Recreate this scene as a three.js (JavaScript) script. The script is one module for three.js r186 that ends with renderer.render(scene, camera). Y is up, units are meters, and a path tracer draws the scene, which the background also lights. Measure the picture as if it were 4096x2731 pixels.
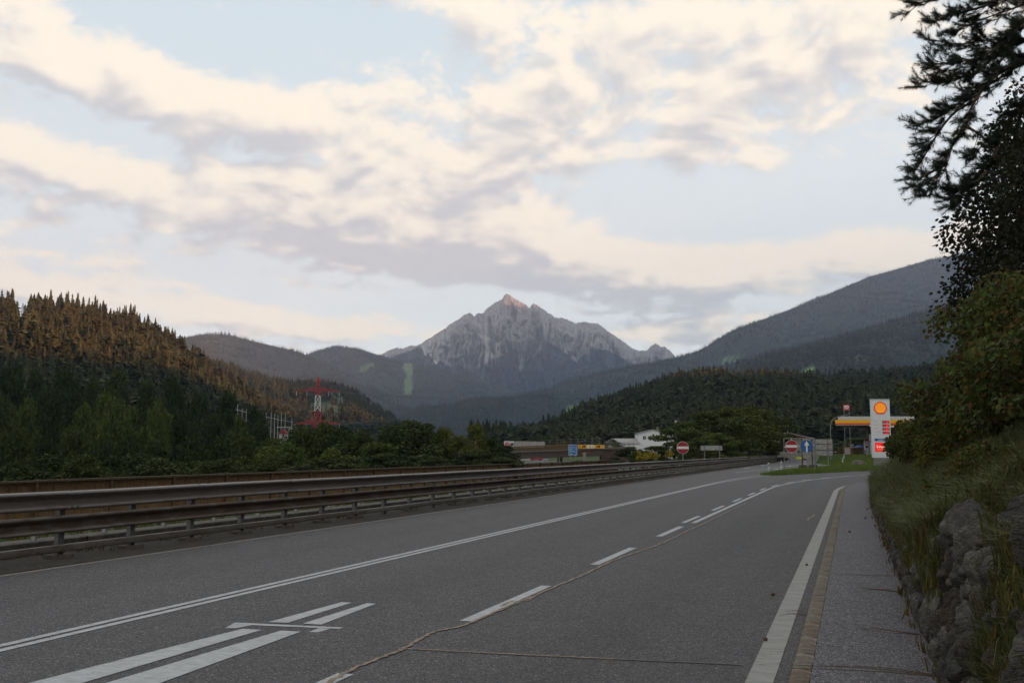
import * as THREE from 'three';
import { mergeGeometries, toCreasedNormals, mergeVertices } from 'three/addons/utils/BufferGeometryUtils.js';
import { createNoise2D, createNoise3D } from 'simplex-noise';

// ------------------------------------------------------------------ camera, sky, sun, exposure
const F = 1010, EYE = 1.7, PITCH = Math.atan(110 / F);
const camera = new THREE.PerspectiveCamera(2 * Math.atan(341 / F) * 180 / Math.PI, 1024 / 682, 0.1, 60000);
camera.position.set(0, EYE, 0);
camera.rotation.set(PITCH, 0, 0);
const scene = new THREE.Scene();
const renderer = new THREE.WebGLRenderer({ antialias: true });
renderer.toneMapping = THREE.LinearToneMapping;
renderer.toneMappingExposure = 2.4;
renderer.shadowMap.enabled = true;

const SUN_AZ = 128, SUN_EL = 4.8;              // degrees: clockwise from the view, above the horizon
const rad = Math.PI / 180;
const sunDir = new THREE.Vector3(Math.sin(SUN_AZ * rad) * Math.cos(SUN_EL * rad), Math.sin(SUN_EL * rad), -Math.cos(SUN_AZ * rad) * Math.cos(SUN_EL * rad));
const sun = new THREE.DirectionalLight(new THREE.Color().setRGB(1, 0.43, 0.17), 5);
sun.name = 'sun';
sun.position.copy(sunDir).multiplyScalar(4000);
sun.castShadow = true;
sun.shadow.mapSize.set(4096, 4096);
Object.assign(sun.shadow.camera, { left: -3000, right: 3000, top: 3000, bottom: -3000, near: 10, far: 12000 });
scene.add(sun, sun.target);
scene.fog = new THREE.FogExp2(new THREE.Color().setRGB(0.52, 0.69, 1.0), 4.8e-5);

const rng = (a) => () => { a = (a + 0x6d2b79f5) | 0; let t = Math.imul(a ^ (a >>> 15), 1 | a); t = (t + Math.imul(t ^ (t >>> 7), 61 | t)) ^ t; return ((t ^ (t >>> 14)) >>> 0) / 4294967296; };
const N2 = createNoise2D(rng(11)), N3 = createNoise3D(rng(12));
const fbm = (x, y, o = 4, g = 0.5) => { let s = 0, a = 1, n = 0; for (let i = 0; i < o; i++) { s += a * N2(x, y); n += a; x = x * 2.03 + 17.3; y = y * 2.03 - 9.1; a *= g; } return s / n; };
const ridged = (x, y, o = 4) => { let s = 0, a = 1, n = 0; for (let i = 0; i < o; i++) { s += a * (1 - Math.abs(N2(x, y)) * 2); n += a; x = x * 2.1 + 5.7; y = y * 2.1 + 3.3; a *= 0.5; } return s / n; };
const clamp = (x, a = 0, b = 1) => Math.min(b, Math.max(a, x)), lerp = (a, b, t) => a + (b - a) * t;
const smooth = (a, b, x) => { const t = clamp((x - a) / (b - a)); return t * t * (3 - 2 * t); };
const CP = Math.cos(PITCH), SP = Math.sin(PITCH);
// the direction of a sight line as (x, y) per metre ahead, and points on it
const ray = (px, py) => { const dx = (px - 512) / F, dy = (341 - py) / F, d = CP - dy * SP; return [dx / d, (dy * CP + SP) / d]; };
const at = (px, py, D) => { const [a, b] = ray(px, py); return new THREE.Vector3(a * D, EYE + b * D, -D); };
const onGround = (px, py, y = 0) => { const [a, b] = ray(px, py), D = (y - EYE) / b; return new THREE.Vector3(a * D, y, -D); };

// sky: air and a broken layer of stratocumulus, one float picture of the whole dome
{
  const W = 4096, H = 2048, data = new Float32Array(W * H * 4);
  const ang = (px, py) => { const [a, b] = ray(px, py); return [Math.atan(a) / rad, Math.atan(b / Math.hypot(1, a)) / rad]; };
  // banks of cloud (+) and openings (-): where, half length, half height, tilt in the sky (degrees), strength
  const banks = [
    [90, 62, 210, 42, 12, 0.62], [40, 45, 120, 40, 8, 0.25], [330, 120, 150, 34, 8, 0.45], [250, 95, 120, 26, 14, 0.2], [440, 105, 130, 26, -6, 0.3],
    [120, 190, 200, 26, 10, 0.55], [330, 215, 210, 36, 12, 0.85], [500, 215, 130, 38, 14, 0.85], [560, 265, 230, 30, 8, 0.75], [720, 262, 190, 30, 3, 0.7], [900, 250, 120, 34, -4, 0.65], [30, 150, 60, 20, 20, 0.3],
    [60, 285, 130, 17, 2, 1.05], [12, 226, 45, 9, -12, 0.75], [95, 238, 55, 8, 4, 0.5], [60, 252, 80, 8, 3, 0.45], [175, 250, 70, 9, 2, 0.55], [130, 262, 50, 7, 0, 0.3], [200, 295, 80, 12, 4, 0.25], [245, 318, 60, 14, 4, 0.8], [350, 327, 95, 12, 0, 0.85], [690, 330, 70, 14, -3, 0.85], [40, 165, 60, 14, 8, 0.4], [610, 335, 60, 10, 0, 0.35],
    [610, 60, 130, 60, 10, 0.5], [500, 20, 110, 36, 10, 0.45], [560, 145, 100, 34, 16, 0.5], [690, 140, 80, 26, 12, 0.55], [770, 85, 150, 40, -6, 0.5], [820, 25, 120, 34, 5, 0.45], [330, 30, 60, 20, 15, 0.1], [470, 165, 120, 24, 8, 0.4], [760, 165, 40, 12, 8, 0.35], [930, 130, 100, 50, 0, 0.2],
    [200, 25, 110, 34, 6, -0.75], [400, 45, 90, 26, 10, -0.25], [60, 130, 100, 22, 10, -0.15], [140, 145, 90, 22, 12, -0.3], [70, 240, 120, 16, 6, -0.7], [190, 260, 60, 12, 4, -0.3], [800, 195, 190, 34, -4, -0.85], [620, 205, 60, 30, 20, -0.5], [300, 300, 240, 10, 3, -0.45], [640, 115, 34, 50, 20, -0.4], [470, 300, 80, 14, 0, -0.55], [780, 300, 60, 22, -10, -0.6], [590, 300, 100, 12, 3, -0.3], [980, 190, 120, 40, 0, -0.4],
  ].map(([x, y, rx, ry, rot, k]) => { const c = ang(x, y), s = 0.0567; return [c[0], c[1], 1 / (rx * s), 1 / (ry * s), Math.cos(-rot * rad), Math.sin(-rot * rad), k]; });
  const bias = (az, el) => {
    let b = 0;
    for (const k of banks) { const x = az - k[0], y = el - k[1], u = (x * k[4] + y * k[5]) * k[2], v = (-x * k[5] + y * k[4]) * k[3], q = u * u + v * v; if (q < 6) b += k[6] * Math.exp(-q); }
    return b;
  };
  const dens = (az, el, fine) => {
    const h = 1 / (Math.sin(Math.max(el, 0) * rad) + 0.16), X = Math.sin(az * rad) * h * 1.25, Y = Math.cos(az * rad) * h * 1.25;
    const inside = Math.exp(-((Math.max(0, Math.abs(az) - 26) / 9) ** 2)) * Math.exp(-((Math.max(0, el - 25) / 8) ** 2));
    const big = fbm(X * 0.8 + 4.2, Y * 1.1 + 1.7, 3);
    const wx = 0.16 * N2(X * 2.3, Y * 2.3 + 9), wy = 0.16 * N2(X * 2.3 + 31, Y * 2.3);
    const puffs = fbm(X * 3.3 + wx + 7, Y * 3.1 + wy, fine ? 8 : 3, 0.6) + (fine ? 0.5 * (Math.abs(fbm(X * 10 + wx * 2, Y * 9.5 + wy * 2 + 4, 4, 0.6)) - 0.22) : 0);
    return lerp(big * 0.7 + 0.1, bias(az, el) * 0.85 + big * 0.2 - 0.06, inside) + puffs * 0.74;
  };
  for (let row = 0; row < H; row++) {
    const el = ((row + 0.5) / H - 0.5) * 180;
    for (let col = 0; col < W; col++) {
      const o = (row * W + col) * 4;
      data[o + 3] = 1;
      if (el < -1) { data[o] = 0.12; data[o + 1] = 0.125; data[o + 2] = 0.135; continue; }
      const round = ((col + 0.5) / W - 0.5) * 360;       // 0 is +x, -90 is ahead
      let az = round + 90; if (az > 180) az -= 360;
      const toSun = Math.cos((az - SUN_AZ) * rad) * 0.5 + 0.5, low = Math.exp(-Math.max(el, 0) / 16);
      const warm = low * (0.8 + 0.2 * toSun);
      const air = [lerp(0.50, 1.50, warm), lerp(0.68, 1.42, warm), lerp(0.80, 1.28, warm)];
      const d = dens(az, el, true);
      let a = smooth(-0.10, 0.36, d);
      const above = dens(az + 0.5, el + 0.9, false), far = dens(az + 0.9, el + 2.4, false);
      let lit = clamp(0.62 + (d - above) * 0.9 + (0.35 - far) * 0.55 - Math.max(0, d - 0.5) * 0.35);
      lit = lit * lit * (3 - 2 * lit);
      const thick = smooth(0.1, 0.9, d);
      const cl = [lerp(0.60, 1.12, lit) * (1 + 0.24 * low), lerp(0.615, 1.0, lit) * (1 + 0.22 * low), lerp(0.64, 0.83, lit) * (1 + 0.18 * low)];
      const glow = 1 + 0.25 * toSun * toSun * low;
      a *= lerp(0.88, 0.97, thick) * smooth(-0.5, 2.5, el);
      for (let c = 0; c < 3; c++) data[o + c] = lerp(air[c], cl[c], a) * glow * 0.452;
    }
  }
  const sky = new THREE.DataTexture(data, W, H, THREE.RGBAFormat, THREE.FloatType);
  sky.mapping = THREE.EquirectangularReflectionMapping;
  sky.magFilter = THREE.LinearFilter;
  sky.needsUpdate = true;
  scene.background = sky;
  scene.environment = sky;
}

// ------------------------------------------------------------------ helpers: names, labels, geometry
const taken = new Map();
const numbered = (name) => { const n = taken.get(name) ?? 0; taken.set(name, n + 1); return n ? name + '_' + String(n).padStart(3, '0') : name; };
const tag = (o, label, category, group) => { o.userData.label = label; o.userData.category = category; if (group) o.userData.group = group; return o; };
const shade = (o) => { o.castShadow = o.receiveShadow = true; return o; };
const mesh = (name, geo, mat, parent) => { const m = shade(new THREE.Mesh(geo, mat)); m.name = name; if (parent) parent.add(m); return m; };
const thing = (name, label, category, pos, turn = 0, group) => { const g = new THREE.Group(); g.name = numbered(name); scene.add(g); if (pos) g.position.copy(pos); g.rotation.y = turn; return tag(g, label, category, group); };
const single = (name, geo, mat, label, category, group) => { const m = mesh(numbered(name), geo, mat, scene); return tag(m, label, category, group); };
const struct = (name, geo, mat, label, category = 'ground') => { const m = geo ? mesh(numbered(name), geo, mat, scene) : new THREE.Group(); if (!geo) { m.name = numbered(name); scene.add(m); } m.userData = { kind: 'structure', label, category }; return m; };
const copyOf = (src, label, pos, turn = 0, scale = 1) => { const c = src.clone(); c.name = numbered(src.name.replace(/_\d{3}$/, '')); c.userData = { ...src.userData, label }; scene.add(c); c.position.copy(pos); c.rotation.set(0, turn, 0); if (Array.isArray(scale)) c.scale.set(...scale); else c.scale.setScalar(scale); return c; };

const V = (x, y, z) => new THREE.Vector3(x, y, z);
const C = (r, g, b) => new THREE.Color().setRGB(r, g, b);
const bake = (g, pos, rot, scl) => { const m = new THREE.Matrix4().compose(pos ?? V(0, 0, 0), new THREE.Quaternion().setFromEuler(rot ?? new THREE.Euler()), scl ?? V(1, 1, 1)); return g.applyMatrix4(m); };
// boxes and bars carry uv in metres
const boxUV = (g) => {
  g = g.index ? g.toNonIndexed() : g; g.computeVertexNormals();
  const p = g.attributes.position, n = g.attributes.normal, uv = new Float32Array(p.count * 2);
  for (let i = 0; i < p.count; i++) {
    const ax = Math.abs(n.getX(i)), ay = Math.abs(n.getY(i)), az = Math.abs(n.getZ(i));
    if (ay >= ax && ay >= az) { uv[i * 2] = p.getX(i); uv[i * 2 + 1] = p.getZ(i); } else if (ax >= az) { uv[i * 2] = p.getZ(i); uv[i * 2 + 1] = p.getY(i); } else { uv[i * 2] = p.getX(i); uv[i * 2 + 1] = p.getY(i); }
  }
  g.setAttribute('uv', new THREE.BufferAttribute(uv, 2));
  return g;
};
const box = (w, h, d, x = 0, y = 0, z = 0, ry = 0) => { const g = new THREE.BoxGeometry(w, h, d); if (ry) g.rotateY(ry); g.translate(x, y, z); return boxUV(g); };
const bevel = (w, h, d, b, x = 0, y = 0, z = 0) => {      // a box with chamfered long edges
  const s = new THREE.Shape(), a = w / 2, c = h / 2;
  s.moveTo(-a + b, -c); s.lineTo(a - b, -c); s.lineTo(a, -c + b); s.lineTo(a, c - b); s.lineTo(a - b, c); s.lineTo(-a + b, c); s.lineTo(-a, c - b); s.lineTo(-a, -c + b);
  const g = new THREE.ExtrudeGeometry(s, { depth: d, bevelEnabled: false }); g.translate(x, y, z - d / 2); return boxUV(g);
};
const bar = (a, b, r, n = 6, r2 = r) => {
  const d = new THREE.Vector3().subVectors(b, a), L = d.length(), g = new THREE.CylinderGeometry(r2, r, L, n, 1).toNonIndexed();
  g.translate(0, L / 2, 0);
  g.applyQuaternion(new THREE.Quaternion().setFromUnitVectors(V(0, 1, 0), d.normalize())); g.translate(a.x, a.y, a.z);
  return g;
};
const tube = (pts, r0, r1 = r0, n = 6, per = 3) => {       // a tapered bent tube
  const c = new THREE.CatmullRomCurve3(pts), S = Math.max(2, (pts.length - 1) * per), g = new THREE.TubeGeometry(c, S, 1, n, false), p = g.attributes.position, m = V(0, 0, 0);
  for (let i = 0; i <= S; i++) { c.getPointAt(i / S, m); const r = lerp(r0, r1, i / S); for (let j = 0; j <= n; j++) { const k = i * (n + 1) + j; p.setXYZ(k, m.x + (p.getX(k) - m.x) * r, m.y + (p.getY(k) - m.y) * r, m.z + (p.getZ(k) - m.z) * r); } }
  return g;
};
const plain = (g) => { g = g.index ? g.toNonIndexed() : g; for (const k of Object.keys(g.attributes)) if (!['position', 'normal', 'uv'].includes(k)) g.deleteAttribute(k); return g; };
const join = (...list) => mergeGeometries(list.flat().map(plain));
// strip between two rows of points (left row, right row), uv in metres
const strip = (L, R, vScale = 1) => {
  const n = L.length, pos = [], uv = [], idx = []; let run = 0;
  for (let i = 0; i < n; i++) { if (i) run += L[i].distanceTo(L[i - 1]); pos.push(...L[i].toArray(), ...R[i].toArray()); uv.push(0, run * vScale, L[i].distanceTo(R[i]), run * vScale); }
  for (let i = 0; i < n - 1; i++) { const a = i * 2; idx.push(a, a + 1, a + 2, a + 1, a + 3, a + 2); }
  const g = new THREE.BufferGeometry(); g.setAttribute('position', new THREE.Float32BufferAttribute(pos, 3)); g.setAttribute('uv', new THREE.Float32BufferAttribute(uv, 2)); g.setIndex(idx); g.computeVertexNormals(); return g;
};
// a flat polygon given as [x, ahead] pairs at height y, uv in metres, cut into cells of that size
const sheet = (poly, y, cell = 0, height) => {
  const inside = (x, d) => { let c = false; for (let i = 0, j = poly.length - 1; i < poly.length; j = i++) { const [a, b] = poly[i], [e, f] = poly[j]; if ((b > d) !== (f > d) && x < (e - a) * (d - b) / (f - b) + a) c = !c; } return c; };
  let g;
  if (!cell) { const s = new THREE.Shape(poly.map(([x, d]) => new THREE.Vector2(x, d))); g = new THREE.ShapeGeometry(s); }
  else {
    const pos = [], idx = [], key = new Map();
    const xs = poly.map((p) => p[0]), ds = poly.map((p) => p[1]), x0 = Math.min(...xs), x1 = Math.max(...xs), d0 = Math.min(...ds), d1 = Math.max(...ds);
    const id = (i, j) => { const k = i * 100003 + j; if (!key.has(k)) { key.set(k, pos.length / 3); pos.push(x0 + i * cell, d0 + j * cell, 0); } return key.get(k); };
    for (let i = 0; x0 + i * cell < x1; i++) for (let j = 0; d0 + j * cell < d1; j++) if (inside(x0 + (i + 0.5) * cell, d0 + (j + 0.5) * cell)) idx.push(id(i, j), id(i + 1, j), id(i + 1, j + 1), id(i, j), id(i + 1, j + 1), id(i, j + 1));
    g = new THREE.BufferGeometry(); g.setAttribute('position', new THREE.Float32BufferAttribute(pos, 3)); g.setIndex(idx);
  }
  const p = g.attributes.position, uv = new Float32Array(p.count * 2);
  for (let i = 0; i < p.count; i++) { const x = p.getX(i), d = p.getY(i); uv[i * 2] = x; uv[i * 2 + 1] = d; p.setXYZ(i, x, height ? height(x, d) : y, -d); }
  g.setAttribute('uv', new THREE.BufferAttribute(uv, 2)); g.computeVertexNormals();
  return g;
};
const paintVertices = (g, f) => { const p = g.attributes.position, c = new Float32Array(p.count * 3); for (let i = 0; i < p.count; i++) c.set(f(p.getX(i), p.getY(i), p.getZ(i), i), i * 3); g.setAttribute('color', new THREE.BufferAttribute(c, 3)); return g; };

// ------------------------------------------------------------------ textures and materials
const tex = (n, f, { srgb = true, rx = 1, ry = 1 } = {}) => {      // f(u, v) in 0..1 -> [r, g, b] in 0..1, tiling
  const d = new Uint8Array(n * n * 4);
  for (let j = 0; j < n; j++) for (let i = 0; i < n; i++) { const c = f(i / n, j / n), o = (j * n + i) * 4; for (let k = 0; k < 3; k++) d[o + k] = clamp(c[k]) * 255; d[o + 3] = 255; }
  const t = new THREE.DataTexture(d, n, n); t.wrapS = t.wrapT = THREE.RepeatWrapping; t.magFilter = THREE.LinearFilter; if (srgb) t.colorSpace = THREE.SRGBColorSpace; t.repeat.set(rx, ry); t.needsUpdate = true; return t;
};
const loopNoise = (u, v, f, seed = 0) => { const a = u * 2 * Math.PI, b = v * 2 * Math.PI, r = f / (2 * Math.PI); return N3(Math.cos(a) * r + seed, Math.sin(a) * r + Math.cos(b) * r * 1.7, Math.sin(b) * r * 1.7 - seed); };
const grey = (x) => [x, x, x];
const std = (o) => new THREE.MeshStandardMaterial({ roughness: 0.85, ...o });
const hash = rng(99);
const speck = Float32Array.from({ length: 1024 * 1024 }, () => hash());
const sp = (u, v, n) => speck[(Math.floor(v * n) % 1024) * 1024 + (Math.floor(u * n) % 1024)];
// crushed stone in tar: many small chips of differing tone
const asphaltTex = tex(1024, (u, v) => {
  const chip = sp(u, v, 512), fine = sp(u, v, 1024), mid = sp(u + 0.37, v + 0.11, 256), big = sp(u + 0.7, v + 0.4, 128), k = loopNoise(u, v, 9, 3) * 0.5 + loopNoise(u, v, 31, 8) * 0.3;
  const x = 0.232 + (chip - 0.5) * 0.20 + (fine - 0.5) * 0.10 + (mid - 0.5) * 0.20 + (big - 0.5) * 0.09 + k * 0.03 + (chip > 0.95 ? 0.16 : 0) - (chip < 0.06 ? 0.10 : 0) + (mid > 0.97 ? 0.10 : 0);
  return [x * 1.03, x * 0.975, x * 0.985];
}, { rx: 1 / 3.1, ry: 1 / 3.1 });
const asphaltBump = tex(1024, (u, v) => grey(0.5 + (sp(u, v, 512) - 0.5) * 0.6 + (sp(u, v, 1024) - 0.5) * 0.4), { srgb: false, rx: 1 / 3.1, ry: 1 / 3.1 });
const roadMat = std({ map: asphaltTex, bumpMap: asphaltBump, bumpScale: 0.006, roughness: 0.78, vertexColors: true });
const paveMat = std({ map: asphaltTex, bumpMap: asphaltBump, bumpScale: 0.004, roughness: 0.8, color: C(1.5, 1.53, 1.6), vertexColors: true });
// thermoplastic paint with fine cracks and scuffs
const paintTex = tex(1024, (u, v) => {
  const w = loopNoise(u, v, 5, 1) * 0.05, cr = Math.abs(loopNoise(u + w, v + w, 11, 5)), cr2 = Math.abs(loopNoise(u - w, v + w, 19, 15)), k = loopNoise(u, v, 6, 21);
  let x = 0.73 + (sp(u, v, 1024) - 0.5) * 0.13 + loopNoise(u, v, 14, 2) * 0.05;
  if ((cr < 0.022 && k > -0.1) || (cr2 < 0.018 && k > 0.25)) x *= 0.5;
  if (sp(u, v, 256) > 0.996) x *= 0.65;
  return [x, x * 0.995, x * 0.985];
}, { rx: 1 / 2.3, ry: 1 / 2.3 });
const paintMat = std({ map: paintTex, roughness: 0.7, color: C(0.74, 0.74, 0.76) });
const edgePaint = std({ map: paintTex, roughness: 0.75, color: C(0.48, 0.46, 0.43) });
const oldPaintMat = std({ map: paintTex, roughness: 0.75, color: C(0.36, 0.31, 0.27) });
const mottle = tex(512, (u, v) => grey(0.80 + loopNoise(u, v, 4, 1) * 0.10 + loopNoise(u, v, 13, 2) * 0.08 + (sp(u, v, 512) - 0.5) * 0.16));
const mottleBump = tex(512, (u, v) => grey(0.5 + loopNoise(u, v, 7, 1) * 0.2 + loopNoise(u, v, 25, 2) * 0.15 + (sp(u, v, 512) - 0.5) * 0.2), { srgb: false });
const concreteMat = std({ map: mottle, bumpMap: mottleBump, bumpScale: 0.006, color: C(0.30, 0.28, 0.25), roughness: 0.9 });
const concreteDark = std({ map: mottle, bumpMap: mottleBump, bumpScale: 0.01, color: C(0.11, 0.09, 0.075), roughness: 0.92 });
const stoneTex = tex(512, (u, v) => { const a = loopNoise(u, v, 3, 1), b = loopNoise(u, v, 9, 2), c = loopNoise(u, v, 27, 3), x = 0.6 + a * 0.12 + b * 0.12 + c * 0.1 + (sp(u, v, 512) - 0.5) * 0.12; return [x, x * (0.97 + a * 0.02), x * (0.93 + b * 0.05)]; });
const stoneBump = tex(512, (u, v) => grey(0.5 + loopNoise(u, v, 5, 1) * 0.2 + loopNoise(u, v, 15, 2) * 0.15 + loopNoise(u, v, 40, 4) * 0.12), { srgb: false });
const stoneMats = [[0.115, 0.11, 0.10], [0.075, 0.075, 0.075], [0.10, 0.08, 0.06], [0.17, 0.165, 0.155], [0.07, 0.06, 0.048]].map((c) => std({ map: stoneTex, bumpMap: stoneBump, bumpScale: 0.03, color: C(...c), roughness: 0.9 }));
const soilMat = std({ map: stoneTex, bumpMap: stoneBump, bumpScale: 0.04, color: C(0.055, 0.042, 0.03), roughness: 1 });
const galvTex = tex(512, (u, v) => { const s = loopNoise(u * 1, v, 3, 5) * 0.06 + loopNoise(u, v, 20, 6) * 0.05 + (sp(u, v, 512) - 0.5) * 0.08; return grey(0.78 + s); });
const galvMat = std({ map: galvTex, color: C(0.34, 0.335, 0.33), roughness: 0.5, metalness: 0.55 });
const galvDark = std({ map: galvTex, color: C(0.17, 0.17, 0.175), roughness: 0.55, metalness: 0.5 });
// weathered steel: grey zinc with brown rust bleeding through in streaks
const rustTex = (k, seed) => tex(512, (u, v) => {
  const n = loopNoise(u, v, 3, seed) + 0.6 * loopNoise(u, v, 11, seed + 3) + 0.35 * loopNoise(u, v, 37, seed + 5), r = smooth(0.35 - k, 1.15 - k, n + 0.15), g = 0.66 + (sp(u, v, 512) - 0.5) * 0.12 + loopNoise(u, v, 24, seed) * 0.05;
  return [lerp(g, 0.56, r), lerp(g * 0.97, 0.475, r), lerp(g * 0.95, 0.41, r)];
}, { rx: 0.7, ry: 0.7 });
const railGrey = std({ map: rustTex(-0.35, 2), color: C(0.26, 0.235, 0.215), roughness: 0.55, metalness: 0.0 });
const railRust = std({ map: rustTex(1.0, 9), color: C(0.21, 0.185, 0.16), roughness: 0.62, metalness: 0.0 });
const railRust2 = std({ map: rustTex(0.35, 19), color: C(0.19, 0.17, 0.15), roughness: 0.6, metalness: 0.0 });
const woodTex = tex(512, (u, v) => { const g = loopNoise(u, v * 0.12, 40, 4), s = loopNoise(u, v, 4, 9), x = 0.52 + g * 0.10 + s * 0.08 + (sp(u, v, 512) - 0.5) * 0.06; return [x, x * 0.75, x * 0.47]; }, { rx: 1.2, ry: 0.6 });
const woodMats = [[0.40, 0.42, 0.40], [0.50, 0.50, 0.45], [0.32, 0.33, 0.33], [0.44, 0.41, 0.34]].map((c) => std({ map: woodTex, color: C(...c), roughness: 0.9 }));
const woodGrey = std({ map: woodTex, color: C(0.26, 0.31, 0.40), roughness: 0.9 });
const barkTex = tex(512, (u, v) => { const x = 0.5 + loopNoise(u, v * 0.3, 18, 3) * 0.2 + loopNoise(u, v, 30, 7) * 0.1; return [x, x * 0.86, x * 0.72]; }, { rx: 1, ry: 0.5 });
const barkMat = std({ map: barkTex, color: C(0.32, 0.3, 0.28), roughness: 1 });
const barkPine = std({ map: barkTex, color: C(0.5, 0.28, 0.17), roughness: 1 });
const barkPale = std({ map: barkTex, color: C(1.3, 1.35, 1.4), roughness: 1 });
const white = std({ color: C(0.72, 0.72, 0.72), roughness: 0.55, map: mottle });
const offWhite = std({ color: C(0.55, 0.53, 0.5), roughness: 0.8, map: mottle });
const black = std({ color: C(0.02, 0.02, 0.022), roughness: 0.6 });
const red = std({ color: C(0.24, 0.008, 0.012), roughness: 0.5 });
const blue = std({ color: C(0.012, 0.08, 0.24), roughness: 0.5 });
const signWhite = std({ color: C(0.62, 0.62, 0.6), roughness: 0.5 });
const alu = std({ color: C(0.42, 0.41, 0.40), roughness: 0.45, metalness: 0.3, map: mottle });
const glassDark = std({ color: C(0.03, 0.035, 0.04), roughness: 0.15 });
const canvas = (w, h, draw) => { const c = document.createElement('canvas'); c.width = w; c.height = h; const x = c.getContext('2d'); draw(x, w, h); const t = new THREE.CanvasTexture(c); t.colorSpace = THREE.SRGBColorSpace; t.magFilter = THREE.LinearFilter; return t; };

// ------------------------------------------------------------------ large structure: the road frame, ground, hills
// road frame: s metres along the road, t metres to its right; the camera stands at (0, 0) on the pavement
const RA = 18.5 * rad, SA = Math.sin(RA), CA = Math.cos(RA);
const W3 = (s, t, y = 0) => V(s * SA + t * CA, y, -(s * CA - t * SA));
const toST = (x, D) => [x * SA + D * CA, x * CA - D * SA];
const bend = (s, R, s0 = 45) => (s > s0 ? (s - s0) ** 2 / (2 * R) : 0);
const kerbT = (s) => bend(s, 68, 46), bankT = (s) => 0.53 + bend(s, 500, 30);

const groundH = (x, D) => {
  const [s, t] = toST(x, D);
  const far = smooth(0, 1, (Math.hypot(x, D) - 260) / 500);
  let y = -0.12;
  if (t < -13.3) y = lerp(-0.12, -1.15, smooth(-13.3, -15.5, t));
  const valley = smooth(-30, -95, t) * (1 - smooth(115, 150, s) * smooth(-75, -58, t) * (1 - smooth(330, 420, s)));
  y = lerp(y, -24, valley);
  y = lerp(y, -24, far * smooth(600, -50, x));
  y = lerp(y, -1.55, smooth(-34, -10, x) * smooth(125, 165, D) * (1 - smooth(520, 640, D)) * smooth(16, 5, x - D * 0.11) * (t < -13.3 ? 1 : smooth(250, 285, s)));
  return y + (valley + far) * 1.2 * N2(x * 0.01, D * 0.01);
};
const grassTex = tex(512, (u, v) => { const a = loopNoise(u, v, 5, 31) * 0.10 + loopNoise(u, v, 17, 33) * 0.10 + (sp(u, v, 512) - 0.5) * 0.22, x = 0.36 + a; return [x * 0.86 + 0.03 * loopNoise(u, v, 3, 5), x, x * 0.42]; }, { rx: 0.4, ry: 0.4 });
const grassMat = std({ map: grassTex, roughness: 1, color: C(0.42, 0.42, 0.34) });
{
  const cells = (list) => { const o = []; for (let i = 0; i < list.length - 1; i++) { const [a, n] = list[i], b = list[i + 1][0]; for (let k = 0; k < n; k++) o.push(a + (b - a) * k / n); } o.push(list[list.length - 1][0]); return o; };
  const xs = cells([[-9000, 14], [-700, 20], [-120, 60], [120, 20], [700, 14], [10500, 1]]), ds = cells([[-3600, 10], [-300, 12], [-40, 80], [260, 24], [1000, 14], [13900, 1]]);
  const pos = [], idx = [], uv = [];
  for (const d of ds) for (const x of xs) { pos.push(x, groundH(x, d), -d); uv.push(x, d); }
  for (let j = 0; j < ds.length - 1; j++) for (let i = 0; i < xs.length - 1; i++) { const a = j * xs.length + i; idx.push(a, a + 1, a + xs.length + 1, a, a + xs.length + 1, a + xs.length); }
  const g = new THREE.BufferGeometry(); g.setAttribute('position', new THREE.Float32BufferAttribute(pos, 3)); g.setAttribute('uv', new THREE.Float32BufferAttribute(uv, 2)); g.setIndex(idx); g.computeVertexNormals();
  struct('ground', g, grassMat, 'dark green valley floor and verges around the road');
}

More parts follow.
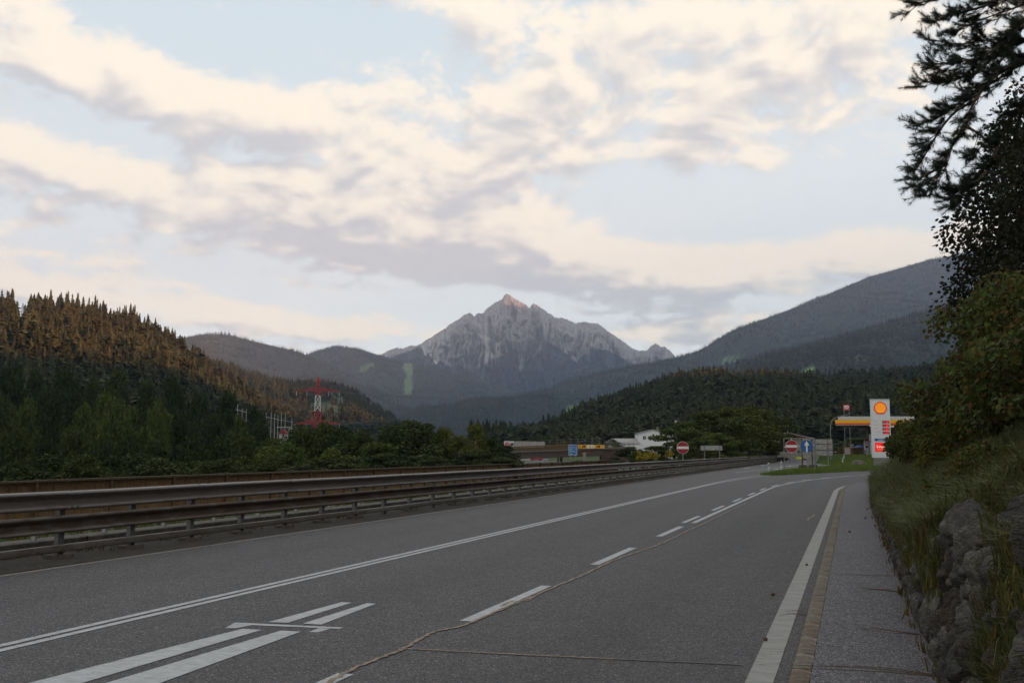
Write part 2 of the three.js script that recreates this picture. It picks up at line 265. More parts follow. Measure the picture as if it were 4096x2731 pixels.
// a hill: its crest as [px, py, distance] sight points turned into places, its foot at a distance and height, a back slope
const forestFloor = std({ color: C(0.018, 0.025, 0.014), roughness: 1, vertexColors: true });
const interp = (list, x, k) => { if (x <= list[0][0]) return list[0][k]; for (let i = 1; i < list.length; i++) if (x <= list[i][0]) { const [a, b] = [list[i - 1], list[i]]; return lerp(a[k], b[k], (x - a[0]) / (b[0] - a[0])); } return list[list.length - 1][k]; };
function hill(crest, foot, { cols = 160, rows = 48, relief = 20, scale = 0.004, power = 1, back = 0.5, ridge = 0, spurs = 0, rough = 0 }) {
  const p0 = crest[0][0], p1 = crest[crest.length - 1][0];
  const place = (u, v) => {                     // u 0..1 along the crest, v 0 foot, 1 crest, up to 1.4 behind it
    const px = lerp(p0, p1, u), top = at(px, interp(crest, px, 1), interp(crest, px, 2)), Df = interp(foot, px, 1), yf = interp(foot, px, 2), Dt = -top.z;
    const slope = top.x / Dt;
    let D, y;
    if (v <= 1) { D = lerp(Df, Dt, v); y = lerp(yf, top.y, Math.pow(v, power)); } else { D = Dt + (v - 1) * back * Dt; y = top.y - (v - 1) * 1.6 * (top.y - yf); }
    const w = v <= 1 ? Math.sin(Math.PI * Math.min(1, v)) ** 0.7 : 0, x0 = slope * D;
    const r = fbm(x0 * scale, D * scale, 4), sp2 = spurs ? ridged(u * 14 + 3 + 0.5 * N2(u * 6, v * 2), v * 1.2, 3) : 0;
    y += w * (relief * r + (ridge ? ridge * (ridged(x0 * scale * 1.7, D * scale * 0.7, 4) - 0.3) : 0) + spurs * sp2);
    if (rough) y += rough * Math.min(1, w + 0.25) * fbm(x0 * scale * 9, D * scale * 9, 3);
    return V(slope * D, y, -D);
  };
  const pos = [], uv = [], idx = [], R = rows + 10, info = [];
  for (let j = 0; j <= R; j++) for (let i = 0; i <= cols; i++) { const u = i / cols, v = j <= rows ? j / rows : 1 + (j - rows) / 10 * 0.6, p = place(u, v); pos.push(p.x, p.y, p.z); uv.push(p.x, p.z); info.push([u, v]); }
  for (let j = 0; j < R; j++) for (let i = 0; i < cols; i++) { const a = j * (cols + 1) + i; idx.push(a, a + 1, a + cols + 2, a, a + cols + 2, a + cols + 1); }
  const g = new THREE.BufferGeometry(); g.setAttribute('position', new THREE.Float32BufferAttribute(pos, 3)); g.setAttribute('uv', new THREE.Float32BufferAttribute(uv, 2)); g.setIndex(idx); g.computeVertexNormals();
  return { g, place, info, p0, p1 };
}
const inRing = (ring, x, y) => { let c = false; for (let i = 0, j = ring.length - 1; i < ring.length; j = i++) { const [a, b] = ring[i], [e, f] = ring[j]; if ((b > y) !== (f > y) && x < (e - a) * (y - b) / (f - b) + a) c = !c; } return c; };
const see = (p) => { const y = p.y - EYE, D = -p.z, f = D * CP + y * SP, h = -D * SP + y * CP; return [512 + F * p.x / f, 341 - F * h / f]; };

// the forest tree of the slopes: a spire of drooping boughs, small enough to repeat thousands of times
function spireGeo(seed, levels, per, slim, shape = 0) {
  const r = rng(seed), pos = [], col = [];
  const tri = (a, b, c, k) => { pos.push(...a, ...b, ...c); for (let i = 0; i < 3; i++) col.push(k, k, k); };
  for (let l = 0; l < levels; l++) {
    const f = l / levels, y = 0.10 + 0.88 * f, prof = shape ? Math.sin(Math.PI * clamp(f * 0.9 + 0.12)) ** 0.7 * 0.95 : (1 - f) ** 0.85;
    const R = slim * prof * (0.8 + 0.4 * r()) + 0.012, n = Math.max(3, Math.round(per * (0.5 + 0.5 * (1 - f))));
    for (let k = 0; k < n; k++) {
      const a = (k + r() * 0.9) / n * 2 * Math.PI, L = R * (0.55 + 0.75 * r()), w = L * (0.26 + 0.2 * r()) + 0.012, yj = (r() - 0.5) * 0.09 * (1.1 - f), dr = -L * (shape ? 0.1 : 0.4) - 0.006, up = 0.02 + 0.03 * r(), k2 = 0.6 + 0.8 * r();
      const ca = Math.cos(a), sa = Math.sin(a), tw = (r() - 0.5) * w * 1.2, tip = [ca * L, y + dr + yj, sa * L], l1 = [ca * L * 0.45 - sa * w, y + dr * 0.55 + yj + tw, sa * L * 0.45 + ca * w], l2 = [ca * L * 0.45 + sa * w, y + dr * 0.55 + yj - tw, sa * L * 0.45 - ca * w], root = [0, y + up + yj, 0];
      tri(root, l1, tip, k2); tri(root, tip, l2, k2 * 0.95);
    }
  }
  tri([-0.03, 0.9, 0], [0.03, 0.9, 0], [0, 1.02, 0], 1); tri([0, 0.9, -0.03], [0, 0.9, 0.03], [0, 1.02, 0], 1);
  const g = new THREE.BufferGeometry(); g.setAttribute('position', new THREE.Float32BufferAttribute(pos, 3)); g.setAttribute('color', new THREE.Float32BufferAttribute(col, 3)); g.computeVertexNormals(); return g;
}
const needleMat = new THREE.MeshPhysicalMaterial({ color: C(0.036, 0.04, 0.02), roughness: 0.95, vertexColors: true, side: THREE.DoubleSide, specularIntensity: 0.3 });
const spires = [spireGeo(1, 19, 12, 0.17), spireGeo(2, 20, 11, 0.14), spireGeo(3, 18, 13, 0.22), spireGeo(8, 15, 12, 0.19, 1), spireGeo(4, 14, 14, 0.26, 1)];
const spiresFar = [spireGeo(5, 5, 5, 0.2), spireGeo(6, 6, 5, 0.17), spireGeo(7, 5, 5, 0.3, 1)];
// a wood on a hill: copies of the spires scattered on its surface
function wood(h, name, label, n, seed, { size = [15, 24], v = [0.02, 1.02], keep = () => true, geos = spires, tint = [1, 1, 1], broad = 0.12, u = [0, 1], near = 1, contrast = 1 }) {
  const r = rng(seed), lists = geos.map(() => []), one = V(0, 0, 0);
  for (let tries = 0, k = 0; k < n && tries < n * 8; tries++) {
    const a = lerp(u[0], u[1], r()), b = lerp(v[0], v[1], Math.pow(r(), near)), p = h.place(a, b), q = see(p);
    if (q[0] < -60 || q[0] > 1085 || !keep(q[0], q[1], p, a, b)) continue;
    k++;
    const shrub = r() < broad * (0.4 + 1.2 * (N2(p.x * 0.006, p.z * 0.006) > 0.1)), gi = shrub ? geos.length - 1 : Math.floor(r() * (geos.length - 1));
    const H = lerp(size[0], size[1], r()) * (0.9 + 0.25 * N2(p.x * 0.004 + 5, p.z * 0.004)) * (shrub ? 0.8 : 1), w = H * (1.0 + 0.55 * r());
    lists[gi].push([p, H, w, r() * 6.28, r(), shrub]);
  }
  const parts = [];
  lists.forEach((L, i) => {
    if (!L.length) return;
    const m = new THREE.InstancedMesh(geos[i], needleMat, L.length), M = new THREE.Matrix4(), q = new THREE.Quaternion();
    L.forEach(([p, H, w, a, k, shrub], j) => {
      q.setFromEuler(new THREE.Euler((k - 0.5) * 0.06, a, (k - 0.5) * 0.05)); M.compose(one.set(p.x, p.y - 0.3, p.z), q, V(w, H, w)); m.setMatrixAt(j, M);
      const z = 0.55 + 0.85 * (0.5 + (k - 0.5) * contrast), y = N2(p.x * 0.01, p.z * 0.01 + 70) * 0.12;
      m.setColorAt(j, C(z * tint[0] * (shrub ? 1.15 : 1) * (1 + y), z * tint[1] * (shrub ? 1.3 : 1), z * tint[2] * (1 - y)));
    });
    shade(m); parts.push(m);
  });
  const g = new THREE.Group(); g.name = numbered(name); g.userData = { kind: 'stuff', label, category: 'forest' };
  const words = ['slender_spruces', 'tall_spruces', 'spreading_spruces', 'pines', 'round_trees'];
  parts.forEach((m, i) => { m.name = words[i % 5]; g.add(m); });
  scene.add(g);
}
const soilPaint = (g, f) => paintVertices(g, f);

// left hill, near
const L1 = hill([[-330, 300, 620], [-100, 308, 720], [0, 316, 790], [30, 316, 810], [87, 321, 860], [131, 331, 900], [161, 341, 930], [192, 360, 970], [209, 374, 1000], [231, 390, 1030], [244, 400, 1050], [261, 412, 1080], [280, 423, 1110], [305, 435, 1150], [340, 446, 1200], [380, 452, 1260]],
  [[-330, 180, -20], [0, 210, -24], [200, 300, -25], [380, 460, -25]], { cols: 140, rows: 50, relief: 12, scale: 0.004, power: 1.1 });
// lower hill behind it
const L2 = hill([[120, 352, 2062], [180, 360, 2100], [215, 366, 2125], [245, 374, 2150], [290, 383, 2188], [320, 386, 2200], [335, 386.5, 2200], [355, 396, 2175], [378, 411, 2125], [400, 423, 2075], [430, 436, 2025], [460, 446, 2000], [510, 453, 2000]],
  [[120, 750, -26], [510, 875, -26]], { cols: 120, rows: 40, relief: 30, scale: 0.0024, power: 1.05 });
// blue ranges on the left
const L3 = hill([[60, 372, 6600], [120, 352, 6700], [160, 342, 6800], [185, 337, 6800], [208, 333.5, 6800], [230, 334.5, 6800], [250, 340, 6760], [275, 346, 6700], [300, 352, 6600], [330, 366, 6400], [370, 386, 6200], [400, 402, 6100], [440, 424, 6000], [490, 446, 6000]],
  [[60, 3800, -30], [490, 4000, -30]], { cols: 120, rows: 40, relief: 140, scale: 0.0008 });
const L4 = hill([[230, 380, 8600], [300, 357, 8800], [320, 350, 8800], [335, 346.5, 8800], [355, 348, 8800], [380, 355, 8700], [400, 360, 8600], [430, 366, 8500], [470, 376, 8400], [520, 392, 8300], [560, 412, 8200], [610, 436, 8100]],
  [[230, 5400, -30], [610, 5400, -30]], { cols: 130, rows: 44, relief: 160, scale: 0.0007 });
// right ranges
const R1 = hill([[360, 446, 5000], [380, 437, 5100], [400, 427, 5200], [423, 416, 5300], [440, 413, 5400], [459, 410, 5480], [487, 404, 5600], [501, 399, 5700], [521, 393, 5800], [549, 388, 6000], [570, 380, 6200], [597, 374, 6400], [636, 367, 6700], [672, 359, 7000], [700, 350, 7300], [720, 338, 7500], [740, 327, 7700], [780, 313, 8100], [830, 293, 8600], [870, 276, 9000], [900, 268, 9300], [930, 259, 9600], [947, 257, 9700], [1024, 236, 10000], [1150, 200, 10400], [1400, 185, 11200]],
  [[360, 3000, -30], [600, 3400, -30], [900, 4600, 0], [1400, 5200, 60]], { cols: 200, rows: 60, relief: 180, scale: 0.00065 });
const R2 = hill([[560, 425, 3400], [600, 410, 3434], [650, 393, 3502], [700, 374, 3604], [733, 364, 3672], [780, 351, 3808], [815, 343, 3944], [850, 333, 4080], [897, 320, 4284], [950, 303, 4505], [1024, 283, 4760], [1200, 240, 5100]],
  [[560, 2550, 0], [800, 2465, 40], [1200, 2890, 60]], { cols: 130, rows: 40, relief: 68, scale: 0.00117647 });
const R3 = hill([[470, 453, 1150], [500, 451.5, 1160], [530, 447, 1170], [553, 438, 1180], [583, 416, 1200], [618, 403, 1220], [653, 392, 1230], [679, 385, 1240], [714, 382, 1240], [740, 387, 1230], [766, 383, 1230], [805, 386, 1220], [827, 390, 1220], [849, 385, 1210], [892, 383, 1200], [918, 379, 1190], [1024, 368, 1150], [1180, 345, 1100]],
  [[470, 500, -3], [700, 430, 0], [1180, 420, 4]], { cols: 150, rows: 44, relief: 12, scale: 0.006, power: 0.95 });

const meadowOf = (rings) => (px, py) => rings.some((r) => inRing(r, px, py));
const r1Meadow = meadowOf([[[567, 407], [580, 404], [596, 403], [603, 401], [590, 408], [576, 416], [570, 418], [566, 413]], [[716, 361], [735, 357], [741, 359], [728, 363], [717, 364]]]);
const r2Meadow = meadowOf([[[790, 377], [802, 372], [814, 366], [815, 373], [808, 379], [795, 380]], [[708, 379], [724, 371], [736, 367], [739, 369], [724, 376], [712, 382]], [[853, 361], [862, 358], [868, 360], [858, 363]]]);
const l4Meadow = meadowOf([[[403, 363], [412, 363], [414, 372], [411, 378], [414, 388], [410, 395], [405, 394], [404, 382], [407, 374], [402, 369]], [[359, 368], [372, 362], [376, 364], [368, 370], [361, 372]]]);
const l2Clear = meadowOf([[[330, 392], [343, 396], [350, 412], [338, 420], [318, 418], [305, 424], [298, 416], [312, 402]], [[395, 421], [415, 424], [440, 436], [455, 445], [430, 444], [405, 434], [392, 430]]]);
const hillPaint = (h, meadow, green = [7.5, 9.0, 4.2]) => paintVertices(h.g, (x, y, z) => { const q = see(V(x, y, z)), n = 1 + 0.35 * N2(x * 0.02, z * 0.02) + 0.2 * N2(x * 0.1, z * 0.1); return meadow && meadow(q[0], q[1]) ? green.map((k) => k * (0.9 + 0.1 * n)) : [n, n, n]; });
const structHill = (h, name, label, meadow, green) => struct(name, hillPaint(h, meadow, green), forestFloor, label, 'hill');
structHill(L1, 'hill', 'steep wooded hill at the left edge with its top in warm sun', meadowOf([[[17, 326], [32, 322], [36, 345], [22, 345]]]), [2.2, 2.0, 1.2]);
structHill(L2, 'hill', 'lower wooded hill behind the red and white pylon', l2Clear, [1.2, 1.7, 1.0]);
structHill(L3, 'hill', 'rounded blue forest ridge left of the rocky peak');
structHill(L4, 'hill', 'hazy forest ridge with a pale ski run below the rocky peak', l4Meadow, [5.2, 5.4, 3.4]);
structHill(R1, 'hill', 'long high forest ridge climbing to the right edge', r1Meadow);
structHill(R2, 'hill', 'middle forest slope with small green meadows on the right', r2Meadow);
structHill(R3, 'hill', 'dark near spruce hill behind the filling station');

// the rocky peak: buttresses and gullies, forest up the spurs, scree down the gullies
{
  const crestZ = [[60, 585], [130, 540], [200, 500], [245, 488], [290, 492], [350, 468], [375, 475], [430, 455], [470, 425], [515, 400], [570, 362], [600, 345], [640, 310], [690, 285], [740, 245], [775, 232], [800, 250], [810, 258], [830, 238], [850, 235], [870, 240], [905, 200], [960, 160], [1010, 135], [1030, 105], [1050, 93], [1070, 110], [1100, 130], [1150, 160], [1190, 180], [1205, 200], [1235, 168], [1260, 175], [1310, 210], [1360, 245], [1400, 272], [1440, 270], [1490, 283], [1540, 310], [1600, 298], [1650, 310], [1700, 310], [1740, 340], [1780, 370], [1840, 410], [1900, 450], [1960, 495], [2000, 508], [2060, 505], [2090, 475], [2120, 455], [2150, 475], [2190, 480], [2230, 510], [2270, 560], [2330, 600], [2500, 680]];
  const crest = crestZ.map(([x, y]) => [(1450 + x * 0.5527) / 4, (1120 + y * 0.5527) / 4, 12000]);
  const p0 = crest[0][0], p1 = crest[crest.length - 1][0], cols = 900, rows = 250, pos = [], idx = [], col = [], uv = [];
  const Z = (list) => list.map(([x, y]) => [(1450 + x * 0.5527) / 4, (1120 + y * 0.5527) / 4]);
  const treeTop = Z([[60, 600], [240, 545], [330, 510], [410, 475], [440, 500], [455, 545], [480, 520], [530, 604], [560, 575], [600, 600], [650, 625], [700, 608], [760, 640], [800, 656], [850, 622], [905, 595], [950, 560], [1010, 545], [1050, 520], [1085, 500], [1120, 490], [1138, 640], [1165, 600], [1200, 575], [1250, 530], [1290, 500], [1310, 430], [1340, 440], [1400, 480], [1440, 500], [1500, 560], [1552, 590], [1570, 556], [1618, 520], [1632, 578], [1645, 496], [1660, 480], [1720, 500], [1770, 500], [1820, 530], [1880, 560], [1950, 600], [2000, 615], [2100, 640], [2500, 720]]);
  const screes = [[[820, 270], [850, 320], [885, 400], [930, 420], [975, 440], [1000, 470], [950, 530], [900, 592], [800, 657], [782, 650], [862, 578], [775, 600], [850, 540], [895, 480], [865, 430], [838, 380], [812, 310]], [[465, 500], [500, 518], [548, 607], [530, 605], [488, 550]], [[508, 520], [560, 558], [622, 588], [662, 620], [645, 626], [598, 600], [558, 578]], [[668, 600], [730, 566], [742, 578], [690, 607]], [[1128, 570], [1192, 568], [1150, 662], [1130, 645]], [[1455, 498], [1522, 542], [1562, 590], [1548, 592], [1488, 548]], [[1618, 520], [1642, 528], [1642, 586], [1618, 580]], [[430, 470], [450, 490], [462, 548], [450, 545]]].map(Z);
  const rib = (px, h) => { const k = (px - 380) * 0.021; return ridged(k + 0.22 * N2(px * 0.02, h * 2.2), 3.1 + h * 0.35, 2); }, fine = (px, h) => ridged((px - 380) * 0.085 + 0.4 * N2(px * 0.03, h * 4), 8.1 + h * 1.6, 4);
  for (let j = 0; j <= rows + 4; j++) for (let i = 0; i <= cols; i++) {
    const px = lerp(p0, p1, i / cols), py = interp(crest, px, 1) + 0.7 * N2(px * 0.45, 2) + 0.45 * N2(px * 1.3, 6), top = at(px, py, 12000), slope = top.x / 12000;
    let D, y, v = Math.min(1, j / rows), w;
    const hgt = top.y;
    if (j <= rows) {
      const s = rib(px, v);                                        // 1 on a spur, below 0 in a gully
      D = lerp(8600, 12000, Math.pow(v, 0.8)); y = lerp(-60, hgt, Math.pow(v, 1.35));
      w = Math.sin(Math.PI * Math.pow(v, 0.85)) ** 0.8;
      const f2 = fine(px, v), up = smooth(0.25, 0.6, v); D -= w * (820 * s + 420 * f2 * up + 420 * fbm(px * 0.05 + 3, v * 5, 3)); y += w * (60 * s + 30 * f2 * up);
      const steps = fbm(px * 0.035, y * 0.006 + px * 0.01, 4); y += w * 76 * steps; D -= w * 180 * fbm(px * 0.12 + 9, y * 0.01, 4);
      y += (1 - v) * 0; 
      if (v > 0.93) y += (1 - v) * 120 * N2(px * 0.5, v * 9);
      const q = see(V(slope * D, y, -D)), wob = 1.2 * N2(px * 0.6, y * 0.006) + 0.7 * N2(px * 2, y * 0.02);
      const forest = smooth(-0.4, 0.6, q[1] - interp(treeTop, q[0], 1) + wob), scree = screes.some((r) => inRing(r, q[0] + wob * 0.4, q[1])) ? 0.8 + 0.2 * N2(px, y * 0.01) : 0;
      const n = 1 + 0.42 * fbm(px * 0.25 + y * 0.004, y * 0.011 - px * 0.06, 5, 0.6) + 0.22 * N2(px * 0.04 + y * 0.002, y * 0.04 + 9) * N2(px * 0.02, 3);
      const rock = [0.34 * n, 0.295 * n, 0.275 * n], wood = [0.013, 0.018, 0.017], sc = [0.66, 0.60, 0.55];
      const sh = forest * (1 - scree);
      let c = rock.map((k, m) => lerp(k, sc[m], scree)); c = c.map((k, m) => lerp(k, wood[m] * (0.8 + 0.4 * n), sh));
      col.push(...c);
    } else { const k = (j - rows) / 4; D = 12000 + 1800 * k; y = hgt - k * (hgt + 40); col.push(0.3, 0.28, 0.27); }
    pos.push(slope * D, y, -D); uv.push(slope * D, y);
  }
  for (let j = 0; j < rows + 4; j++) for (let i = 0; i < cols; i++) { const a = j * (cols + 1) + i; idx.push(a, a + 1, a + cols + 2, a, a + cols + 2, a + cols + 1); }
  const g = new THREE.BufferGeometry(); g.setAttribute('position', new THREE.Float32BufferAttribute(pos, 3)); g.setAttribute('uv', new THREE.Float32BufferAttribute(uv, 2)); g.setAttribute('color', new THREE.Float32BufferAttribute(col, 3)); g.setIndex(idx); g.computeVertexNormals();
  struct('mountain', g, std({ vertexColors: true, roughness: 1 }), 'grey limestone peak with scree gullies at the end of the valley', 'mountain');
}

// the hillside to the right of the road, out of the picture, that keeps the valley in evening shade
{
  const crest = [[-1600, 235], [-900, 222], [-500, 210], [0, 195], [414, 178], [520, 174], [600, 260], [660, 345], [816, 335], [1150, 345], [1600, 350]], pos = [], idx = [], n = 60, m = 26, uv = [];
  for (let i = 0; i <= n; i++) { const D = lerp(-1600, 1600, i / n), top = interp(crest, D, 1) + 6 * fbm(D * 0.02, 4, 3); for (let j = 0; j <= m; j++) { const f = j / m, x = lerp(620 + 0.3 * Math.max(0, D - 700), 1900 + 0.3 * Math.max(0, D - 700), f), y = top * Math.sin(Math.PI * clamp(f * 0.86 + 0.02)) ** 0.9 - 3 + 8 * (f > 0.1 && f < 0.9) * fbm(x * 0.01, D * 0.01, 3); pos.push(x, y, -D); uv.push(x, D); } }
  for (let i = 0; i < n; i++) for (let j = 0; j < m; j++) { const a = i * (m + 1) + j; idx.push(a, a + 1, a + m + 2, a, a + m + 2, a + m + 1); }
  const g = new THREE.BufferGeometry(); g.setAttribute('position', new THREE.Float32BufferAttribute(pos, 3)); g.setAttribute('uv', new THREE.Float32BufferAttribute(uv, 2)); g.setIndex(idx); g.computeVertexNormals();
  struct('hill', paintVertices(g, (x, y, z) => { const k = 1 + 0.4 * N2(x * 0.02, z * 0.02); return [k, k, k]; }), forestFloor, 'wooded mountainside on the right whose shade covers the road', 'hill');
}

// the high range further right, also out of the picture: it stands between the low sun and the far mountains
{
  const crest = [[-3400, 240], [-2600, 640], [-1800, 1500], [-600, 1850], [1000, 2200], [4000, 2520], [7000, 2520], [10000, 2400], [11200, 1700]], pos = [], idx = [], n = 60, m = 24, uv = [];
  for (let i = 0; i <= n; i++) { const D = lerp(-3400, 11200, i / n), top = interp(crest, D, 1) * (1 + 0.03 * fbm(D * 0.002, 8, 3)), mid = 7800 - 0.00003 * Math.max(0, D - 4000) ** 2; for (let j = 0; j <= m; j++) { const f = j / m, x = mid + (f - 0.5) * 5200, y = top * (1 - Math.abs(f - 0.5) * 2) - 4 + 80 * Math.sin(Math.PI * f) * (Math.abs(f - 0.5) > 0.08) * fbm(x * 0.001, D * 0.001, 3); pos.push(x, y, -D); uv.push(x, D); } }
  for (let i = 0; i < n; i++) for (let j = 0; j < m; j++) { const a = i * (m + 1) + j; idx.push(a, a + 1, a + m + 2, a, a + m + 2, a + m + 1); }
  const g = new THREE.BufferGeometry(); g.setAttribute('position', new THREE.Float32BufferAttribute(pos, 3)); g.setAttribute('uv', new THREE.Float32BufferAttribute(uv, 2)); g.setIndex(idx); g.computeVertexNormals();
  struct('mountain', paintVertices(g, (x, y, z) => { const k = 1 + 0.4 * N2(x * 0.01, z * 0.01); return [k, k, k]; }), forestFloor, 'high mountain range beyond the right edge that holds back the sun', 'mountain');
}

// woods on the slopes (each far mass is one piece of stuff; the near ones follow as single trees)
const l1Gap = (px, py) => !(px > 17 && px < 29 && py < 345);
wood(L1, 'forest', 'sunlit spruce wood covering the left hill', 6000, 21, { size: [13, 25], keep: (px, py, p) => l1Gap(px, py) && p.y > -12, broad: 0.22, v: [0.12, 1.01], contrast: 1.4 });
wood(L2, 'forest', 'spruce wood on the lower hill behind the pylon', 9000, 22, { size: [13, 22], keep: (px, py) => !l2Clear(px, py) || N2(px * 0.4, py * 0.4) > 0.55, broad: 0.2 });
wood(L3, 'forest', 'far forest on the rounded blue ridge', 20000, 23, { size: [18, 30], geos: spiresFar, v: [0.1, 1.01] });
wood(L4, 'forest', 'far forest round the pale ski run', 24000, 24, { size: [20, 34], geos: spiresFar, v: [0.1, 1.01], keep: (px, py) => !l4Meadow(px, py) });
wood(R1, 'forest', 'forest on the long high ridge to the right', 52000, 25, { size: [18, 30], geos: spiresFar, v: [0.05, 1.005], keep: (px, py) => !r1Meadow(px, py + 2) });
wood(R2, 'forest', 'forest on the middle slope with meadows', 24000, 26, { size: [16, 25], geos: spiresFar, v: [0.1, 1.01], keep: (px, py) => !r2Meadow(px, py + 3) });
wood(R3, 'forest', 'dark spruce wood behind the filling station', 10000, 27, { size: [14, 23], v: [0.01, 1.01], broad: 0.2 });

// ------------------------------------------------------------------ road, markings, pavement, kerb
const pairs = (list) => list.map((p) => [p.x, -p.z]);
{
  const left = [], right = [];
  for (let s = -24; s <= 240; s += 6) left.push(W3(s, -13.0));
  for (let s = 112; s >= -24; s -= 4) right.push(W3(s, 0.2 + kerbT(s)));
  const poly = pairs([...left, W3(240, 45), W3(112, 45), ...right]);
  const g = sheet(poly, 0, 0.55);
  const tracks = (t) => { let k = 0; for (const c of [-1.45, -2.95, -4.75, -6.25, -8.3, -9.9]) k += 0.13 * Math.exp(-(((t - c) / 0.36) ** 2)); for (const c of [-2.2, -5.5, -9.1]) k -= 0.11 * Math.exp(-(((t - c) / 0.3) ** 2)); return k; };
  paintVertices(g, (x, y, z) => {                       // tone of the tar: older and newer lanes, worn and oily tracks, patches
    const [s, t] = toST(x, -z);
    const k = 1.0 + 0.10 * fbm(s * 0.05, t * 0.4, 3) + 0.09 * fbm(s * 0.012 + 9, t * 0.9, 3) + 0.06 * N2(s * 0.6, t * 0.8) - (t > -3.7 ? 0.10 : 0) + (t < -7.2 ? 0.06 : 0) + tracks(t) * (0.8 + 0.4 * N2(s * 0.03, 7));
    return [k, k, k];
  });
  const road = struct('road', g, roadMat, 'grey asphalt road with white lane lines curving off to the right', 'road');

  const line = (name, f, s0, s1, w, step = 2, mat = paintMat, y = 0.005) => { const L = [], R = [], n = Math.max(1, Math.ceil((s1 - s0) / step)); for (let i = 0; i <= n; i++) { const s = lerp(s0, s1, i / n), t = f(s); L.push(W3(s, t - w / 2, y)); R.push(W3(s, t + w / 2, y)); } return mesh(name, strip(L, R), mat, road); };
  line('centre_line', (s) => -7.17 + bend(s, 260, 56), -4, 78, 0.10);
  line('centre_line', (s) => -7.0 + bend(s, 190, 52), -4, 92, 0.10);
  for (let k = -1; k < 3; k++) line('lane_dash', () => -3.75, 9.74 + 5.4 * k, 12.58 + 5.4 * k, 0.135, 1);
  line('lane_line', (s) => -3.66 + bend(s, 112, 47), 24.6, 110, 0.12);
  for (let s = 24.6; s < 105; s += 5.4) line('lane_dash', (q) => -3.9 + bend(q, 112, 47), s, s + 2.7, 0.11, 1);
  line('edge_line', (s) => -0.71 + kerbT(s), -5, 62, 0.2, 1, edgePaint);
  line('edge_line', () => -11.15, -10, 175, 0.13, 4, oldPaintMat);
  line('lane_line', (s) => -9.0 + (s - 85) * 0.045, 84, 170, 0.12);
  for (let s = 95; s < 190; s += 6) line('lane_dash', () => -3.2, s, s + 2, 0.14, 1), line('lane_dash', () => 0.4, s + 1, s + 3, 0.14, 1);
  // turn marking in the near lane: two pairs of bars and a cross bar
  const bars = [[[1425, 314], [1540, 320], [480, 634], [320, 681], [-20, 681], [165, 634]], [[1650, 325], [1772, 330], [940, 634], [811, 681], [440, 681], [620, 634]], [[1575, 275], [2010, 157], [2068, 160], [1695, 278]], [[1780, 283], [2160, 163], [2212, 166], [1890, 289]], [[1385, 277], [2020, 306], [1995, 314], [1362, 287]], [[1325, 310], [1363, 288], [1480, 293], [1390, 310]], [[1815, 333], [1876, 310], [1945, 313.5], [1870, 335]]];
  for (const b of bars) mesh('turn_marking', sheet(pairs(b.map(([x, y]) => onGround(x * 0.17, 575 + y * 0.17))), 0.005), paintMat, road);
  // far arrows on the straight carriageway
  const arrow = [[-0.09, 0], [0.09, 0], [0.09, 3.2], [0.45, 3.2], [0, 5.2], [-0.45, 3.2], [-0.09, 3.2]];
  for (const [px, py] of [[747, 467.5], [763, 464.8], [777, 468.6], [789.6, 465.6], [778, 462.2], [787.5, 460.6]]) { const c = onGround(px, py), [s, t] = toST(c.x, -c.z); mesh('arrow_marking', sheet(pairs(arrow.map(([a, b]) => W3(s + b - 2.6, t + a))), 0.005), paintMat, road); }
  // cracks filled with tan sealing compound
  const sealMat = std({ map: mottle, color: C(0.32, 0.225, 0.155), roughness: 0.75 });
  const r = rng(5);
  const seal = (pts, w) => {
    const c = new THREE.CatmullRomCurve3(pts.map(([x, y]) => onGround(x / 2.297, y / 2.297))), n = pts.length * 9, L = [], R = [];
    for (let i = 0; i <= n; i++) { const p = c.getPoint(i / n), t = c.getTangent(i / n), d = V(t.z, 0, -t.x).normalize(), k = w * (0.65 + 0.5 * r()) / 2, o = 0.018 * N2(i * 0.37, 3) + (r() - 0.5) * 0.01; p.y = 0.008; L.push(p.clone().addScaledVector(d, k + o)); R.push(p.clone().addScaledVector(d, -k + o)); }
    mesh('crack_seal', strip(R, L), sealMat, road);
  };
  seal([[735, 1580], [800, 1541], [870, 1512], [922, 1491], [960, 1470], [1000, 1450], [1060, 1437], [1120, 1412], [1180, 1387], [1225, 1368], [1290, 1340], [1350, 1315], [1400, 1290], [1450, 1272], [1500, 1255], [1540, 1238], [1580, 1218], [1620, 1200], [1680, 1170], [1712, 1155]], 0.045);
  seal([[1150, 1392], [1180, 1380], [1205, 1380], [1230, 1366]], 0.04);
  seal([[928, 1489], [1000, 1493], [1100, 1498], [1200, 1503], [1300, 1508], [1412, 1513]], 0.032);
  seal([[1855, 1193], [1860, 1188], [1866, 1186], [1870, 1181]], 0.06);
  const tarMat = std({ color: C(0.03, 0.03, 0.032), roughness: 0.6 });
  const joint = [[1412, 1513], [1500, 1517], [1600, 1521], [1700, 1526]].map(([x, y]) => onGround(x / 2.297, y / 2.297));
  mesh('tar_joint', strip(joint.map((p) => V(p.x, 0.006, p.z - 0.018)).reverse(), joint.map((p) => V(p.x, 0.006, p.z + 0.018)).reverse()), tarMat, road);

  // silt and grit along the foot of the guardrail
  const L = [], R = [];
  for (let s = -10; s <= 200; s += 1) { L.push(W3(s, -13.2, 0.004)); R.push(W3(s, -11.25 + 0.18 * fbm(s * 0.3, 2, 3), 0.009)); }
  struct('verge', strip(L, R), std({ map: stoneTex, bumpMap: stoneBump, bumpScale: 0.02, color: C(0.085, 0.066, 0.05), roughness: 1 }), 'brown gritty strip of silt under the guardrail', 'verge');

  // pavement
  const PL = [], PR = [];
  for (let s = -6; s <= 100; s += 0.7) { PL.push(W3(s, -0.335 + kerbT(s), 0.1)); PR.push(W3(s, Math.max(bankT(s) + 0.45, kerbT(s) + 0.4), 0.1)); }
